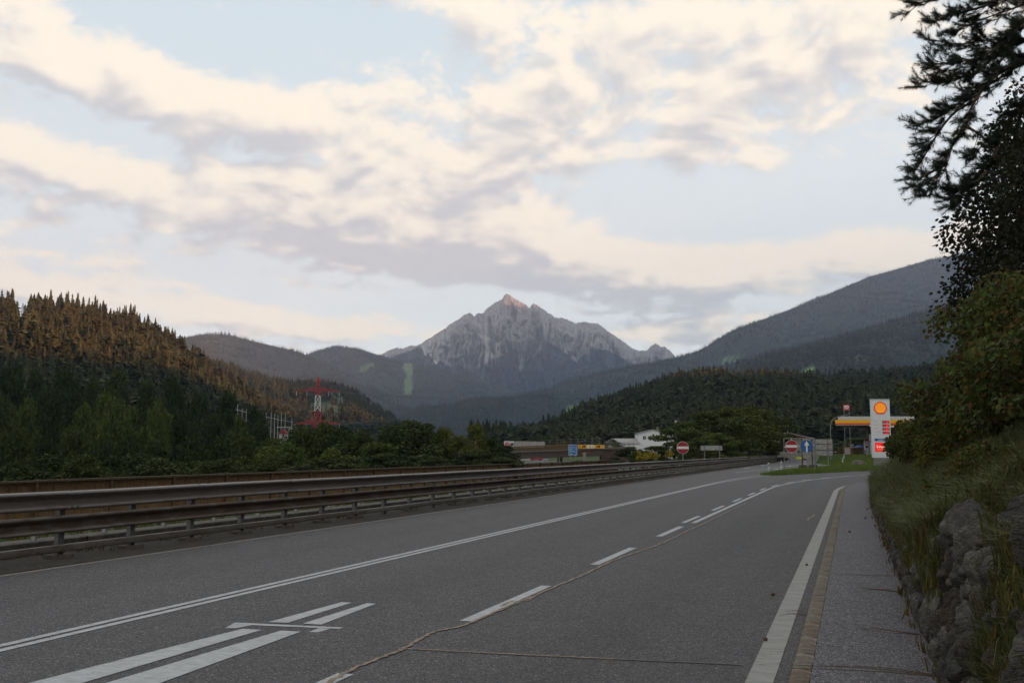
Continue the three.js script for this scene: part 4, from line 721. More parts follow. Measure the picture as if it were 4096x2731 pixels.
  // grass on the bank: clumps of bent blades
  const clump = (seed, n, h, w) => { const r = rng(seed), P = [], Cc = []; for (let i = 0; i < n; i++) { const a = r() * 6.28, e = 0.25 + 0.6 * r(), L = h * (0.6 + 0.6 * r()), bx = (r() - 0.5) * w * 4, bz = (r() - 0.5) * w * 4, cx = Math.cos(a), cz = Math.sin(a), k = 0.0045 + 0.004 * r(), m = [bx + cx * L * e * 0.35, L * 0.6, bz + cz * L * e * 0.35], t = [bx + cx * L * e, L * (0.95 - 0.45 * e), bz + cz * L * e]; const z = 0.7 + 0.6 * r(), l0 = [bx - cz * k, 0, bz + cx * k], r0 = [bx + cz * k, 0, bz - cx * k], l1 = [m[0] - cz * k * 0.8, m[1], m[2] + cx * k * 0.8], r1 = [m[0] + cz * k * 0.8, m[1], m[2] - cx * k * 0.8]; P.push(...l0, ...r0, ...l1, ...r0, ...r1, ...l1, ...l1, ...r1, ...t); const dry = r() < 0.16; for (let j = 0; j < 9; j++) Cc.push(...(dry ? [2.2 * z, 1.45 * z, 1.6 * z] : [z, z, z])); } const g2 = new THREE.BufferGeometry(); g2.setAttribute('position', new THREE.Float32BufferAttribute(P, 3)); g2.setAttribute('color', new THREE.Float32BufferAttribute(Cc, 3)); g2.computeVertexNormals(); return g2; };
  const bladeMat = new THREE.MeshPhysicalMaterial({ color: C(0.08, 0.09, 0.028), vertexColors: true, roughness: 0.85, specularIntensity: 0.3, side: THREE.DoubleSide, transmission: 0.25, thickness: 0 });
  const spread = (name, label, geo, n, place, size, tint = [1, 1, 1]) => {
    const m = new THREE.InstancedMesh(geo, bladeMat, n), M = new THREE.Matrix4(), Q = new THREE.Quaternion(), r = rng(n + 3);
    for (let i = 0; i < n; i++) { const p = place(r), k = size[0] + (size[1] - size[0]) * r(); Q.setFromEuler(new THREE.Euler((r() - 0.5) * 0.3, r() * 6.28, (r() - 0.5) * 0.3)); M.compose(p, Q, V(k, k, k)); m.setMatrixAt(i, M); const z = 0.75 + 0.5 * r(); m.setColorAt(i, C(z * tint[0] * (0.85 + 0.4 * r()), z * tint[1], z * tint[2])); }
    m.name = numbered(name); m.userData = { kind: 'stuff', label, category: 'grass' }; shade(m); scene.add(m);
  };
  const cl = clump(7, 22, 0.42, 0.05), cs = clump(8, 16, 0.16, 0.07);
  const onBank = (a, b, c, d, pw = 1) => (r) => { const s = lerp(a, b, Math.pow(r(), pw)), t = bankT(s) + c + (d - c) * r(); return W3(s, t, bankH(s, t) - 0.02); };
  spread('grass', 'long tangled grass hanging over the stone wall on the right bank', cl, 8000, onBank(9.2, 44, 0.1, 2.6, 1.3), [0.7, 1.5]);
  spread('grass', 'coarse grass at the right edge of the picture above the wall', cl, 2200, (r) => { const s = 3.0 + 6.5 * r(), t = bankT(s) + 0.6 + 1.7 * r(); return W3(s, t, bankH(s, t) - 0.02); }, [0.5, 1.0], [0.85, 0.8, 0.7]);
  spread('grass', 'grass of the far bank beside the bend', cl, 2400, onBank(40, 95, 0.1, 3, 1), [0.8, 1.8]);
  spread('grass', 'grass tufts growing between the stones of the wall', cl, 420, (r) => { const s = 8.5 + 31 * r() ** 1.3, y = wallH(s) * (0.35 + 0.65 * Math.sqrt(r())); return W3(s, bankT(s) + 0.02 + 0.1 * y, 0.06 + y); }, [0.35, 0.8], [0.9, 0.9, 0.7]);
  spread('grass', 'grass hanging over the wall at the very right edge', cl, 110, (r) => { const s = 4.0 + 1.9 * r(), y = 0.35 + 0.85 * r(); return W3(s, bankT(s) + 0.02 + 0.13 * y, 0.06 + y); }, [0.35, 0.7], [0.8, 0.8, 0.65]);
  spread('weeds', 'low weeds in the joints at the foot of the stone wall', cs, 260, (r) => { const s = 5 + 32 * r(), t = bankT(s) + 0.02 + 0.12 * r(); return W3(s, t, 0.1); }, [0.4, 1.1], [1.3, 0.8, 0.5]);
  spread('weeds', 'sparse weeds in the silt under the guardrail', cs, 500, (r) => { const s = 5 + 150 * r(); return W3(s, -12.9 + 1.1 * r() * r(), 0.0); }, [0.5, 1.3], [0.9, 0.8, 0.6]);
  spread('grass', 'rough grass on the strip between parapet and barrier', cl, 3500, (r) => { const s = 10 + 150 * r(), t = -14.6 - 13 * r(), w = W3(s, t); return W3(s, t, groundH(w.x, -w.z) - 0.02); }, [0.8, 1.8], [0.9, 1, 0.7]);
  globalThis.__grass = { spread, cl, cs };

  // litter by the wall: cones, twigs, dead leaves
  const twigMat = std({ color: C(0.09, 0.055, 0.035), roughness: 1 }), r = rng(71);
  const coneG = new THREE.SphereGeometry(1, 7, 5); coneG.scale(0.022, 0.02, 0.03);
  const spots = [[7.05, 0.02], [21.5, -0.1], [12.6, -0.95], [9.6, -0.8], [30, 0.35], [26, 0.25], [16, -0.7], [23.5, 0.42]];
  spots.forEach(([s, t], i) => { const o = single('pine_cone', coneG, twigMat, ['brown pine cone lying on the near pavement', 'brown pine cone further along the pavement', 'small cone on the road edge line', 'cone in the gutter beside the kerb', 'cone by the foot of the wall', 'second cone by the foot of the wall', 'cone in the gutter further on', 'cone under the overhanging grass'][i], 'pine cone'); o.position.copy(W3(s, t, t > -0.3 ? 0.12 : 0.02)); o.rotation.y = i; });
  const tw = [[7.9, 0.3, 0.9, 'long dead twig lying across the near pavement'], [6.3, 0.42, 0.7, 'dead twig at the very foot of the wall'], [9.6, 0.35, 0.6, 'thin twig sticking out from the wall over the pavement'], [12.4, 0.3, 0.55, 'dry brown twig by the wall in the middle of the pavement'], [11.0, -0.52, 0.3, 'short brown twig in the gutter']];
  for (const [s, t, L, label] of tw) {
    const parts = []; for (let k = 0; k < 3; k++) { const a = r() - 0.5, p0 = W3(s + a * 0.12, t + 0.25 * L, 0.13), p1 = W3(s + a * 0.25 + (r() - 0.5) * 0.1, t - L * 0.3 * r(), 0.125 + 0.05 * r()), p2 = W3(s + a * 0.45, t - L * (0.4 + 0.5 * r()), 0.12 + 0.04 * r()); const dy = t < -0.4 ? -0.1 : 0; for (const p of [p0, p1, p2]) p.y += dy; parts.push(tube([p0, p1, p2], 0.004, 0.0015, 4, 3)); }
    single('dead_twig', join(parts), twigMat, label, 'twig');
  }
}

// bushes and trees on the bank
function bankPlant(name, label, category, { s, t, h, w, n, leaf, tones, tint, seed, clumps = 26, low = 0.1, deep = 1, mat }) {
  const r = rng(seed), base = W3(s, t, bankH(s, t) - 0.1), o = thing(name, label, category, base), cs = [], wood = [];
  for (let k = 0; k < 4; k++) { const a = k * 1.6 + r(); wood.push(tube([V(0, 0, 0), V(Math.cos(a) * 0.12 * w, h * 0.3, Math.sin(a) * 0.12 * w), V(Math.cos(a) * 0.26 * w, h * 0.75, Math.sin(a) * 0.26 * w)], 0.012 * h + 0.01, 0.008, 6)); }
  for (let i = 0; i < clumps; i++) {
    const f = (i + r()) / clumps, a = i * 2.399, y = h * lerp(low, 0.96, f), R = w / 2 * Math.sin(Math.PI * clamp(lerp(0.30, 0.93, f))) ** 0.7 * (0.6 + 0.45 * r());
    const c = [Math.cos(a) * R, y, Math.sin(a) * R * deep, (0.10 + 0.06 * r()) * Math.min(w, h) + 0.12, 0.8]; cs.push(c);
    if (i % 2) wood.push(tube([V(0, y * 0.5, 0), V(c[0] * 0.55, y * 0.82, c[2] * 0.55), V(c[0] * 1.05, y, c[2] * 1.05)], 0.004 * h + 0.006, 0.005, 5, 2));
  }
  mesh('trunk', join(wood), barkMat, o); mesh('crown', leaves(r, cs, n, leaf, tones, { fill: 0.2, droop: 0.45, long: 1.25 }), mat ?? foliage(tint), o); return o;
}
{
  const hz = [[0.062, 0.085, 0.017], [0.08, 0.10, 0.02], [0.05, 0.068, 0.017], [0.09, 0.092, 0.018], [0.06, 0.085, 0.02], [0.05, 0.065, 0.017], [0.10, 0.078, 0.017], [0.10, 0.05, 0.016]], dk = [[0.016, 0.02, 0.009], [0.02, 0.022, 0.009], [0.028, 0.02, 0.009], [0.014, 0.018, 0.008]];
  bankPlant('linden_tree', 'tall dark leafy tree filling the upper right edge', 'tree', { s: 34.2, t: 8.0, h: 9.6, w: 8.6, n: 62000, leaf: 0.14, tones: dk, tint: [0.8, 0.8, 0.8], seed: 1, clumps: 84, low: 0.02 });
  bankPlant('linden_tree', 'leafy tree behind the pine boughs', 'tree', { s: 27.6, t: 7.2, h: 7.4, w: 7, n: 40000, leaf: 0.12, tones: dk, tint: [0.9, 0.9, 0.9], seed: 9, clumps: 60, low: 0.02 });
  bankPlant('hazel_bush', 'tall bright green hazel bush on the right bank', 'bush', { s: 22.6, t: 4.2, h: 3.0, w: 5.6, n: 30000, leaf: 0.095, tones: hz, tint: [1.0, 1.0, 1.0], seed: 2, clumps: 64, low: 0.02 });
  bankPlant('hazel_bush', 'green bush with a few orange leaves below the tall hazel', 'bush', { s: 16, t: 3.5, h: 1.5, w: 4.2, n: 20000, leaf: 0.085, tones: hz, tint: [0.85, 0.85, 0.8], seed: 3, clumps: 50, low: 0.02 });
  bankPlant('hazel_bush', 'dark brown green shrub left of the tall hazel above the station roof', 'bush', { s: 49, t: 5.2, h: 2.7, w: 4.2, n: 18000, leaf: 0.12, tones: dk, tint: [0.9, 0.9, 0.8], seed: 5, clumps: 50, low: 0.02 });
  bankPlant('hazel_bush', 'low green bush hiding the right side of the price pylon', 'bush', { s: 59, t: 3.5, h: 2.0, w: 3.4, n: 13000, leaf: 0.11, tones: hz, tint: [0.85, 0.85, 0.75], seed: 4, clumps: 36, low: 0.02 });
  bankPlant('hazel_bush', 'olive bush on the bank between the pavement and the dark shrub', 'bush', { s: 32.5, t: 2.7, h: 1.3, w: 3.0, n: 13000, leaf: 0.08, tones: hz, tint: [0.8, 0.78, 0.65], seed: 6, clumps: 36, low: 0.02 });
  bankPlant('hazel_bush', 'bush at the far right edge above the stone wall', 'bush', { s: 11.5, t: 3.4, h: 1.5, w: 3.4, n: 14000, leaf: 0.08, tones: hz, tint: [0.75, 0.75, 0.7], seed: 7, clumps: 44, low: 0.02 });
  bankPlant('hazel_bush', 'small yellow green bush in the long grass', 'bush', { s: 24, t: 2.3, h: 0.9, w: 2.4, n: 8000, leaf: 0.07, tones: hz, tint: [1.0, 0.95, 0.7], seed: 8, clumps: 28, low: 0.02 });
  bankPlant('hazel_bush', 'little leafy shrub growing out of the bank above the wall top', 'bush', { s: 13, t: 1.7, h: 0.6, w: 1.5, n: 4200, leaf: 0.055, tones: hz, tint: [0.85, 0.8, 0.65], seed: 10, clumps: 22, low: 0.02 });
}
// the pine: trunk beyond the right edge, boughs reaching down and to the left into the picture
{
  const r = rng(808), D0 = 18, foot = W3(16.5, 4.9, bankH(16.5, 4.9) - 0.3), o = thing('pine_tree', 'dark pine with drooping needle boughs at the upper right', 'tree', foot);
  const L = (px, py, d = 0) => at(px, py, D0 + d).sub(foot);
  const wood = [], trunkTop = V(0.3, 15, -0.5);
  const trunk = tube([V(0, 0, 0), V(0.1, 5, -0.1), trunkTop], 0.26, 0.12, 9);
  const boughs = [
    [[1090, -40, 0], [1040, 12, -0.3], [1012, 34, -0.5], [985, 55, -0.6], [955, 62, -0.9], [930, 64, -1.0]],
    [[1090, -70, 0.2], [1035, -30, 0.5], [990, 4, 0.7], [960, 12, 0.8], [938, 20, 0.7]],
    [[1095, 20, 0], [1035, 36, 0.3], [1005, 48, 0.4], [975, 72, 0.5], [945, 80, 0.3], [920, 82, 0.2]],
    [[1095, 30, 0], [1030, 58, -0.6], [1000, 72, -0.8], [975, 100, -0.9], [965, 125, -1.0], [955, 140, -0.9], [942, 168, -1.0], [926, 192, -1.1]],
    [[1030, 58, -0.6], [990, 84, -0.2], [960, 102, 0.1], [935, 118, 0.2], [918, 126, 0.3]],
    [[975, 100, -0.9], [955, 112, -0.6], [940, 130, -0.3], [928, 150, -0.2], [919, 165, -0.3]],
    [[1095, 70, 0.5], [1035, 96, 0.6], [1008, 122, 0.7], [996, 150, 0.7], [986, 172, 0.6], [970, 184, 0.5], [950, 196, 0.5]],
    [[1090, -60, -1], [1000, -30, -1.2], [950, -6, -1.4], [918, 3, -1.4]],
    [[1040, 12, -0.3], [1020, 30, 0.6], [1010, 50, 0.9], [1000, 62, 1.0]],
    [[1005, 48, 0.4], [985, 40, 0.9], [960, 44, 1.2], [935, 40, 1.2]],
    [[965, 125, -1], [985, 140, -1.3], [975, 152, -1.4]],
    [[942, 168, -1], [930, 172, -0.8], [916, 180, -0.7]],
    [[1090, -20, 1], [1020, 6, 1.4], [975, 22, 1.6], [950, 34, 1.6]],
    [[986, 172, 0.6], [966, 190, 0.3], [956, 203, 0.2]],
  ];
  const tuft = [], tcol = []; 
  const needle = (p, d, len) => {                                   // a brush of needles round a shoot
    const side = V(r() - 0.5, r() - 0.5, r() - 0.5).cross(d).normalize(), up = d.clone().cross(side);
    for (let k = 0; k < 15; k++) {
      const a = r() * 6.28, f = r(), b = p.clone().addScaledVector(d, (f - 0.3) * len), out = side.clone().multiplyScalar(Math.cos(a)).addScaledVector(up, Math.sin(a)), t = b.clone().addScaledVector(out, 0.055 + 0.03 * r()).addScaledVector(d, 0.035 + 0.03 * r()), wv = out.clone().cross(d).multiplyScalar(0.0042);
      tuft.push(b.x + wv.x, b.y + wv.y, b.z + wv.z, b.x - wv.x, b.y - wv.y, b.z - wv.z, t.x, t.y, t.z); const z = 0.7 + 0.6 * r(); for (let j = 0; j < 3; j++) tcol.push(z, z, z);
    }
  };
  boughs.forEach((pts, bi) => {
    const c = new THREE.CatmullRomCurve3(pts.map(([x, y, d]) => L(x, y, d))), len = c.getLength(), main = bi < 4 || bi === 6;
    const S = pts.map((_, i) => c.getPoint(i / (pts.length - 1)));
    wood.push(tube(S, main ? 0.055 : 0.028, 0.009, 6, 3));
    const n = Math.round(len * 13);
    for (let i = 0; i < n; i++) {
      const f = lerp(main ? 0.26 : 0.12, 1, (i + r()) / n), p = c.getPointAt(Math.min(1, f)), d = c.getTangentAt(Math.min(1, f));
      const tw = V(d.x + (r() - 0.5) * 1.5 - 0.35, d.y + (r() - 0.5) * 1.1 + 0.12, d.z + (r() - 0.5) * 1.7).normalize(), tl = (0.2 + 0.42 * r()) * (1.1 - 0.4 * f), e = p.clone().addScaledVector(tw, tl), mid = p.clone().lerp(e, 0.5).add(V((r() - 0.5) * 0.06, -0.03 - 0.03 * r(), (r() - 0.5) * 0.06));
      wood.push(tube([p, mid, e], 0.008, 0.004, 4, 2));
      const tc = new THREE.CatmullRomCurve3([p, mid, e]), m = Math.round(tl / 0.045);
      for (let k = 0; k < m; k++) { const g = lerp(0.35, 1, (k + r()) / m), q = tc.getPoint(g), td = tc.getTangent(g); needle(q, td, 0.06); if (r() < 0.45) { const sd = V(td.x + (r() - 0.5) * 1.6, td.y + (r() - 0.5) * 1.2 + 0.2, td.z + (r() - 0.5) * 1.6).normalize(), sl = 0.07 + 0.12 * r(); for (let h = 1; h <= 3; h++) needle(q.clone().addScaledVector(sd, sl * h / 3), sd, 0.05); } }
    }
  });
  mesh('trunk', trunk, barkPine, o); mesh('bough', join(wood), barkMat, o);
  const g = new THREE.BufferGeometry(); g.setAttribute('position', new THREE.Float32BufferAttribute(tuft, 3)); g.setAttribute('color', new THREE.Float32BufferAttribute(tcol, 3)); g.computeVertexNormals();
  mesh('crown', g, new THREE.MeshPhysicalMaterial({ color: C(0.016, 0.022, 0.013), vertexColors: true, roughness: 0.8, side: THREE.DoubleSide, specularIntensity: 0.4 }), o);
}

// ------------------------------------------------------------------ island, lawn, forecourt, motorway
const { spread, cl, cs } = globalThis.__grass; delete globalThis.__grass;
const lawnMat = std({ map: grassTex, roughness: 1, color: C(0.42, 0.5, 0.26) });
const edgeDist = (poly, x, d) => { let m = 1e9; for (let i = 0, j = poly.length - 1; i < poly.length; j = i++) { const [a, b] = poly[j], [c, e] = poly[i], l2 = (c - a) ** 2 + (e - b) ** 2, k = clamp(((x - a) * (c - a) + (d - b) * (e - b)) / l2); m = Math.min(m, Math.hypot(x - a - k * (c - a), d - b - k * (e - b))); } return m; };
const island = pairs([[761, 474.6], [772, 475], [784, 474.6], [824, 472.3], [881, 469.8], [950, 467.5], [950, 465.6], [868, 466.3], [836, 466.6], [815, 468.2], [795, 469.6], [777, 471.6], [765, 473.6]].map(([x, y]) => onGround(x, y)));
const lawn = [...pairs([[818, 462.6], [826, 464.2], [838, 465.2], [852, 466.0], [880, 465.7], [940, 465]].map(([x, y]) => onGround(x, y))), [78, 152], [45, 153]];
const islandH = (x, d) => (inRing(island, x, d) ? 0.02 + 0.16 * smooth(0, 1.2, edgeDist(island, x, d)) : 0);
const lawnH = (x, d) => (inRing(lawn, x, d) ? 0.01 + 1.12 * smooth(0, 26, d - interp([[30, 150], [44, 128], [40, 118], [60, 118]].sort((a, b) => a[0] - b[0]), x, 1) + 6) * smooth(0, 5, edgeDist(lawn, x, d) + (d > 145 ? 6 : 0)) : 0);
struct('traffic_island', sheet(island, 0, 0.5, (x, d) => islandH(x, d)), lawnMat, 'grassy traffic island at the bend carrying the sign frame', 'traffic island');
struct('lawn', sheet(lawn, 0, 0.8, lawnH), lawnMat, 'green lawn mound in front of the filling station', 'lawn');
const pick = (poly, h) => (r) => { const xs = poly.map((p) => p[0]), ds = poly.map((p) => p[1]); for (let k = 0; k < 60; k++) { const x = lerp(Math.min(...xs), Math.max(...xs), r()), d = lerp(Math.min(...ds), Math.max(...ds), r()); if (inRing(poly, x, d)) return V(x, h(x, d) - 0.01, -d); } return V(poly[0][0], -1, -poly[0][1]); };
spread('grass', 'mown grass on the traffic island', cs, 6000, pick(island, islandH), [0.9, 1.6], [1.2, 1.6, 0.7]);
spread('grass', 'short grass on the lawn mound', cs, 9000, pick(lawn, lawnH), [0.9, 1.6], [1.2, 1.6, 0.7]);
struct('forecourt', (() => { const f = new THREE.ExtrudeGeometry(new THREE.Shape([[46, 151.5], [78, 150.5], [135, 150], [135, 222], [80, 222], [66, 190]].map((p) => new THREE.Vector2(...p))), { depth: 3.1, bevelEnabled: false }); f.rotateX(-Math.PI / 2); f.translate(0, -2.0, 0); return boxUV(f); })(), std({ map: mottle, color: C(0.12, 0.12, 0.12), roughness: 0.85 }), 'raised paved forecourt of the filling station', 'forecourt');
struct('motorway', sheet([[-8, 250], [6, 225], [34, 225], [70, 420], [8, 460]], -1.38), std({ map: mottle, color: C(0.26, 0.25, 0.24), roughness: 0.8 }), 'pale motorway carriageway passing under the bridge', 'road');
{ // grass embankment seen beneath the bridge
  const g = sheet([[12, 330], [46, 320], [60, 380], [14, 392]], 0, 4, (x, d) => -1.4 + 3.2 * smooth(320, 372, d + (x - 20) * 0.5) ); struct('embankment', g, lawnMat, 'green grass embankment seen under the bridge', 'embankment');
}

// ------------------------------------------------------------------ signs on the island and beside the road
const disc = (r, d, n = 40) => { const g = new THREE.CylinderGeometry(r, r, d, n); g.rotateX(Math.PI / 2); return plain(g); };
const postTo = (x, y0, y1, r, z = 0) => bar(V(x, y0, z), V(x, y1, z), r, 8);
const noEntryFace = (o, x, y, R) => {
  const p = mesh('plate', disc(R, 0.03), alu, o); p.position.set(x, y, 0);
  const rim = mesh('white_rim', disc(R - 0.004, 0.004), signWhite, p); rim.position.z = 0.018;
  const f = mesh('red_face', disc(R * 0.955, 0.004), red, p); f.position.z = 0.023;
  const b = mesh('white_bar', box(R * 1.80, R * 0.4, 0.004), signWhite, p); b.position.z = 0.028;
};
{
  const D = 85, base = at(800, 469.4, D); base.y = 0.12;
  const o = thing('sign_frame', 'grey tubular frame holding a no entry sign and a blue arrow sign', 'sign frame', base), k = D / F, X = (px) => (px - 800) * k, Y = (py) => at(800, py, D).y - base.y;
  mesh('post', postTo(X(784.8), -0.2, Y(437.8), 0.038), galvMat, o); mesh('post', postTo(X(815), -0.25, Y(437.8), 0.042), galvMat, o); mesh('post', postTo(X(799.6), Y(453), Y(437.9), 0.034), galvMat, o);
  for (const y of [438, 453.1]) mesh('cross_tube', bar(V(X(784.8), Y(y), 0), V(X(815), Y(y), 0), 0.034, 8), galvMat, o);
  for (const [x, y] of [[792.2, 438.6], [807.3, 438.6], [792.2, 452.4], [807.3, 452.4], [785.6, 446.5], [799, 445.6], [800.4, 445.8], [814.4, 444.8]]) { const c = mesh('clamp', box(0.06, 0.1, 0.05), white, o); c.position.set(X(x), Y(y), 0.03); }
  noEntryFace(o, X(792.2), Y(445.7), 0.52);
  const p = mesh('plate', disc(0.54, 0.03), alu, o); p.position.set(X(807.3), Y(445.7), 0.0); p.userData.label = 'round blue sign with a white upward arrow';
  const f = mesh('blue_face', disc(0.535, 0.004), blue, p); f.position.z = 0.018;
  const s = new THREE.Shape([[-0.07, -0.47], [0.07, -0.47], [0.07, 0.08], [0.22, 0.08], [0, 0.46], [-0.22, 0.08], [-0.07, 0.08]].map(([a, b]) => new THREE.Vector2(a, b)));
  const a = mesh('white_arrow', new THREE.ExtrudeGeometry(s, { depth: 0.004, bevelEnabled: false }), signWhite, p); a.position.z = 0.022;
}
{
  const D = 96, base = at(824, 466, D); base.y = 0.12; const o = thing('direction_sign', 'grey back of a three board direction sign right of the frame', 'sign', base), k = D / F;
  const Y = (py) => at(824, py, D).y - base.y;
  for (const [a, b] of [[438.6, 443.2], [443.9, 449.2], [449.9, 455]]) { const m = mesh('board', bevel(18 * k, Y(a) - Y(b), 0.05, 0.012), alu, o); m.position.y = (Y(a) + Y(b)) / 2; }
  for (const x of [-8.2, 4.2]) mesh('post', postTo(x * k, -0.2, Y(438.8), 0.05, 0.06), galvMat, o);
  for (const y of [443.5, 449.5]) mesh('rail', bar(V(-8.8 * k, Y(y), 0.04), V(8.8 * k, Y(y), 0.04), 0.03, 6), galvDark, o);
}
{
  const D = 92, base = at(808, 467, D); base.y = 0.1; const o = thing('temporary_sign', 'pale board on rusty posts set in two concrete blocks', 'sign', base), k = D / F, Y = (py) => at(808, py, D).y - base.y;
  const m = mesh('board', bevel(12.4 * k, Y(438.6) - Y(458), 0.04, 0.01), alu, o); m.position.y = (Y(438.6) + Y(458)) / 2;
  const rusty = std({ map: mottle, color: C(0.13, 0.085, 0.06), roughness: 0.9 });
  for (const x of [-5.6, 4.4]) { mesh('post', box(0.1, Y(439) + 0.1, 0.06, x * k, (Y(439)) / 2, 0.06), rusty, o); const b = mesh('concrete_block', bevel(0.62, 0.42, 0.6, 0.04), concreteDark, o); b.position.set((x + 0.3) * k, 0.2, 0.06); }
}
{
  const D = 82, c = at(682.8, 447.1, D), o = thing('no_entry_sign', 'single no entry sign on a grey post behind the guardrail', 'sign', V(c.x, -0.1, c.z));
  mesh('post', postTo(0, -0.2, c.y + 0.5, 0.04, -0.05), galvMat, o); noEntryFace(o, 0, c.y + 0.1, 0.5);
}
{
  const D = 106, c = at(711.4, 447.4, D), k = D / F, o = thing('blank_sign', 'back of a low oblong sign panel on two posts in the bushes', 'sign', V(c.x, -0.1, c.z));
  const m = mesh('panel', bevel(21.5 * k, 4.6 * k, 0.04, 0.01), alu, o); m.position.y = c.y + 0.1;
  for (const x of [-7.1, 8]) mesh('post', postTo(x * k, -0.2, c.y + 0.1 + 2.3 * k, 0.045, 0.05), galvMat, o);
}
// delineator posts
{
  const list = [[768.3, 84, 0.98, 'leftmost white marker post on the tip of the island'], [781, 83, 1.02, 'white marker post just left of the sign frame'], [805, 108, 0.9, 'white marker post seen between the two concrete blocks'], [842.5, 132, 0.86, 'nearer of two white marker posts left of the boulder'], [843.9, 141, 0.86, 'farther of two white marker posts left of the boulder']];
  const form = new THREE.ExtrudeGeometry(new THREE.Shape([[-0.06, -0.045], [0.06, -0.045], [0.02, 0.06], [-0.02, 0.06]].map((p) => new THREE.Vector2(...p))), { depth: 1, bevelEnabled: false }); form.rotateX(-Math.PI / 2);
  const body = form.clone().scale(1, 0.82, 1), cap = form.clone().scale(1.03, 0.2, 1.03).translate(0, 0.82, 0), refl = box(0.045, 0.18, 0.012, 0, 0.62, 0.05);
  let first;
  for (const [px, D, h, label] of list) { const x = ray(px, 460)[0] * D, y = Math.max(islandH(x, D), lawnH(x, D)); let o; if (!first) { o = first = thing('marker_post', label, 'marker post', V(x, y, -D), 0, 'white marker posts round the island'); mesh('body', boxUV(body), white, o); mesh('black_cap', boxUV(cap), black, o); mesh('reflector', refl, black, o); } else o = copyOf(first, label, V(x, y, -D)); o.scale.set(1.15, h, 1.15); }
}
{ // boulder
  const D = 118, c = at(859.8, 463, D), g = mergeVertices(new THREE.IcosahedronGeometry(0.5, 5).deleteAttribute('uv').deleteAttribute('normal')), p = g.attributes.position, v = V(0, 0, 0), q = rng(3), cuts = [[V(0.1, 1, 0.1).normalize(), 0.30], [V(0.75, 0.7, 0.1).normalize(), 0.32], [V(-1, 0.2, 0.2).normalize(), 0.40], [V(-0.1, 0.2, 1).normalize(), 0.3], [V(0.3, -0.2, 1).normalize(), 0.34]];
  for (let i = 0; i < p.count; i++) { v.fromBufferAttribute(p, i); for (const [n, d] of cuts) { const x = v.dot(n); if (x > d) v.addScaledVector(n, (d - x) * 0.95); } const n = 1 + 0.08 * N3(v.x * 4, v.y * 4, v.z * 4) + 0.05 * N3(v.x * 11, v.y * 11, v.z * 11); p.setXYZ(i, v.x * n, v.y * n, v.z * n); }
  g.computeVertexNormals(); const uv = new Float32Array(p.count * 2); for (let i = 0; i < p.count; i++) { uv[i * 2] = p.getX(i); uv[i * 2 + 1] = p.getY(i) + p.getZ(i); } g.setAttribute('uv', new THREE.BufferAttribute(uv, 2));
  const o = single('boulder', g, std({ map: stoneTex, bumpMap: stoneBump, bumpScale: 0.05, color: C(0.42, 0.36, 0.30), roughness: 0.95 }), 'large grey boulder lying on the lawn before the station', 'boulder'); o.position.set(c.x, lawnH(c.x, D) + 0.22, -D); o.scale.set(1.9, 1.25, 1.1);
}
{ // yellow stop board
  const D = 150, c = at(799, 457.4, D), o = thing('stop_board', 'small yellow board reading STOP beyond the marker posts', 'sign', V(c.x, 0, c.z)), t = canvas(256, 96, (x, w, h) => { x.fillStyle = '#d6d616'; x.fillRect(0, 0, w, h); x.fillStyle = '#5a5a12'; x.font = 'bold 76px sans-serif'; x.textAlign = 'center'; x.textBaseline = 'middle'; x.fillText('STOP', w / 2, h / 2 + 4); });
  const m = mesh('board', new THREE.PlaneGeometry(0.72, 0.27), std({ map: t, roughness: 0.6 }), o); m.position.set(0, c.y, 0.02); mesh('backing', box(0.72, 0.27, 0.03, 0, c.y, 0), galvMat, o); for (const x of [-0.25, 0.25]) mesh('post', postTo(x, 0, c.y, 0.02, -0.03), galvMat, o);
}

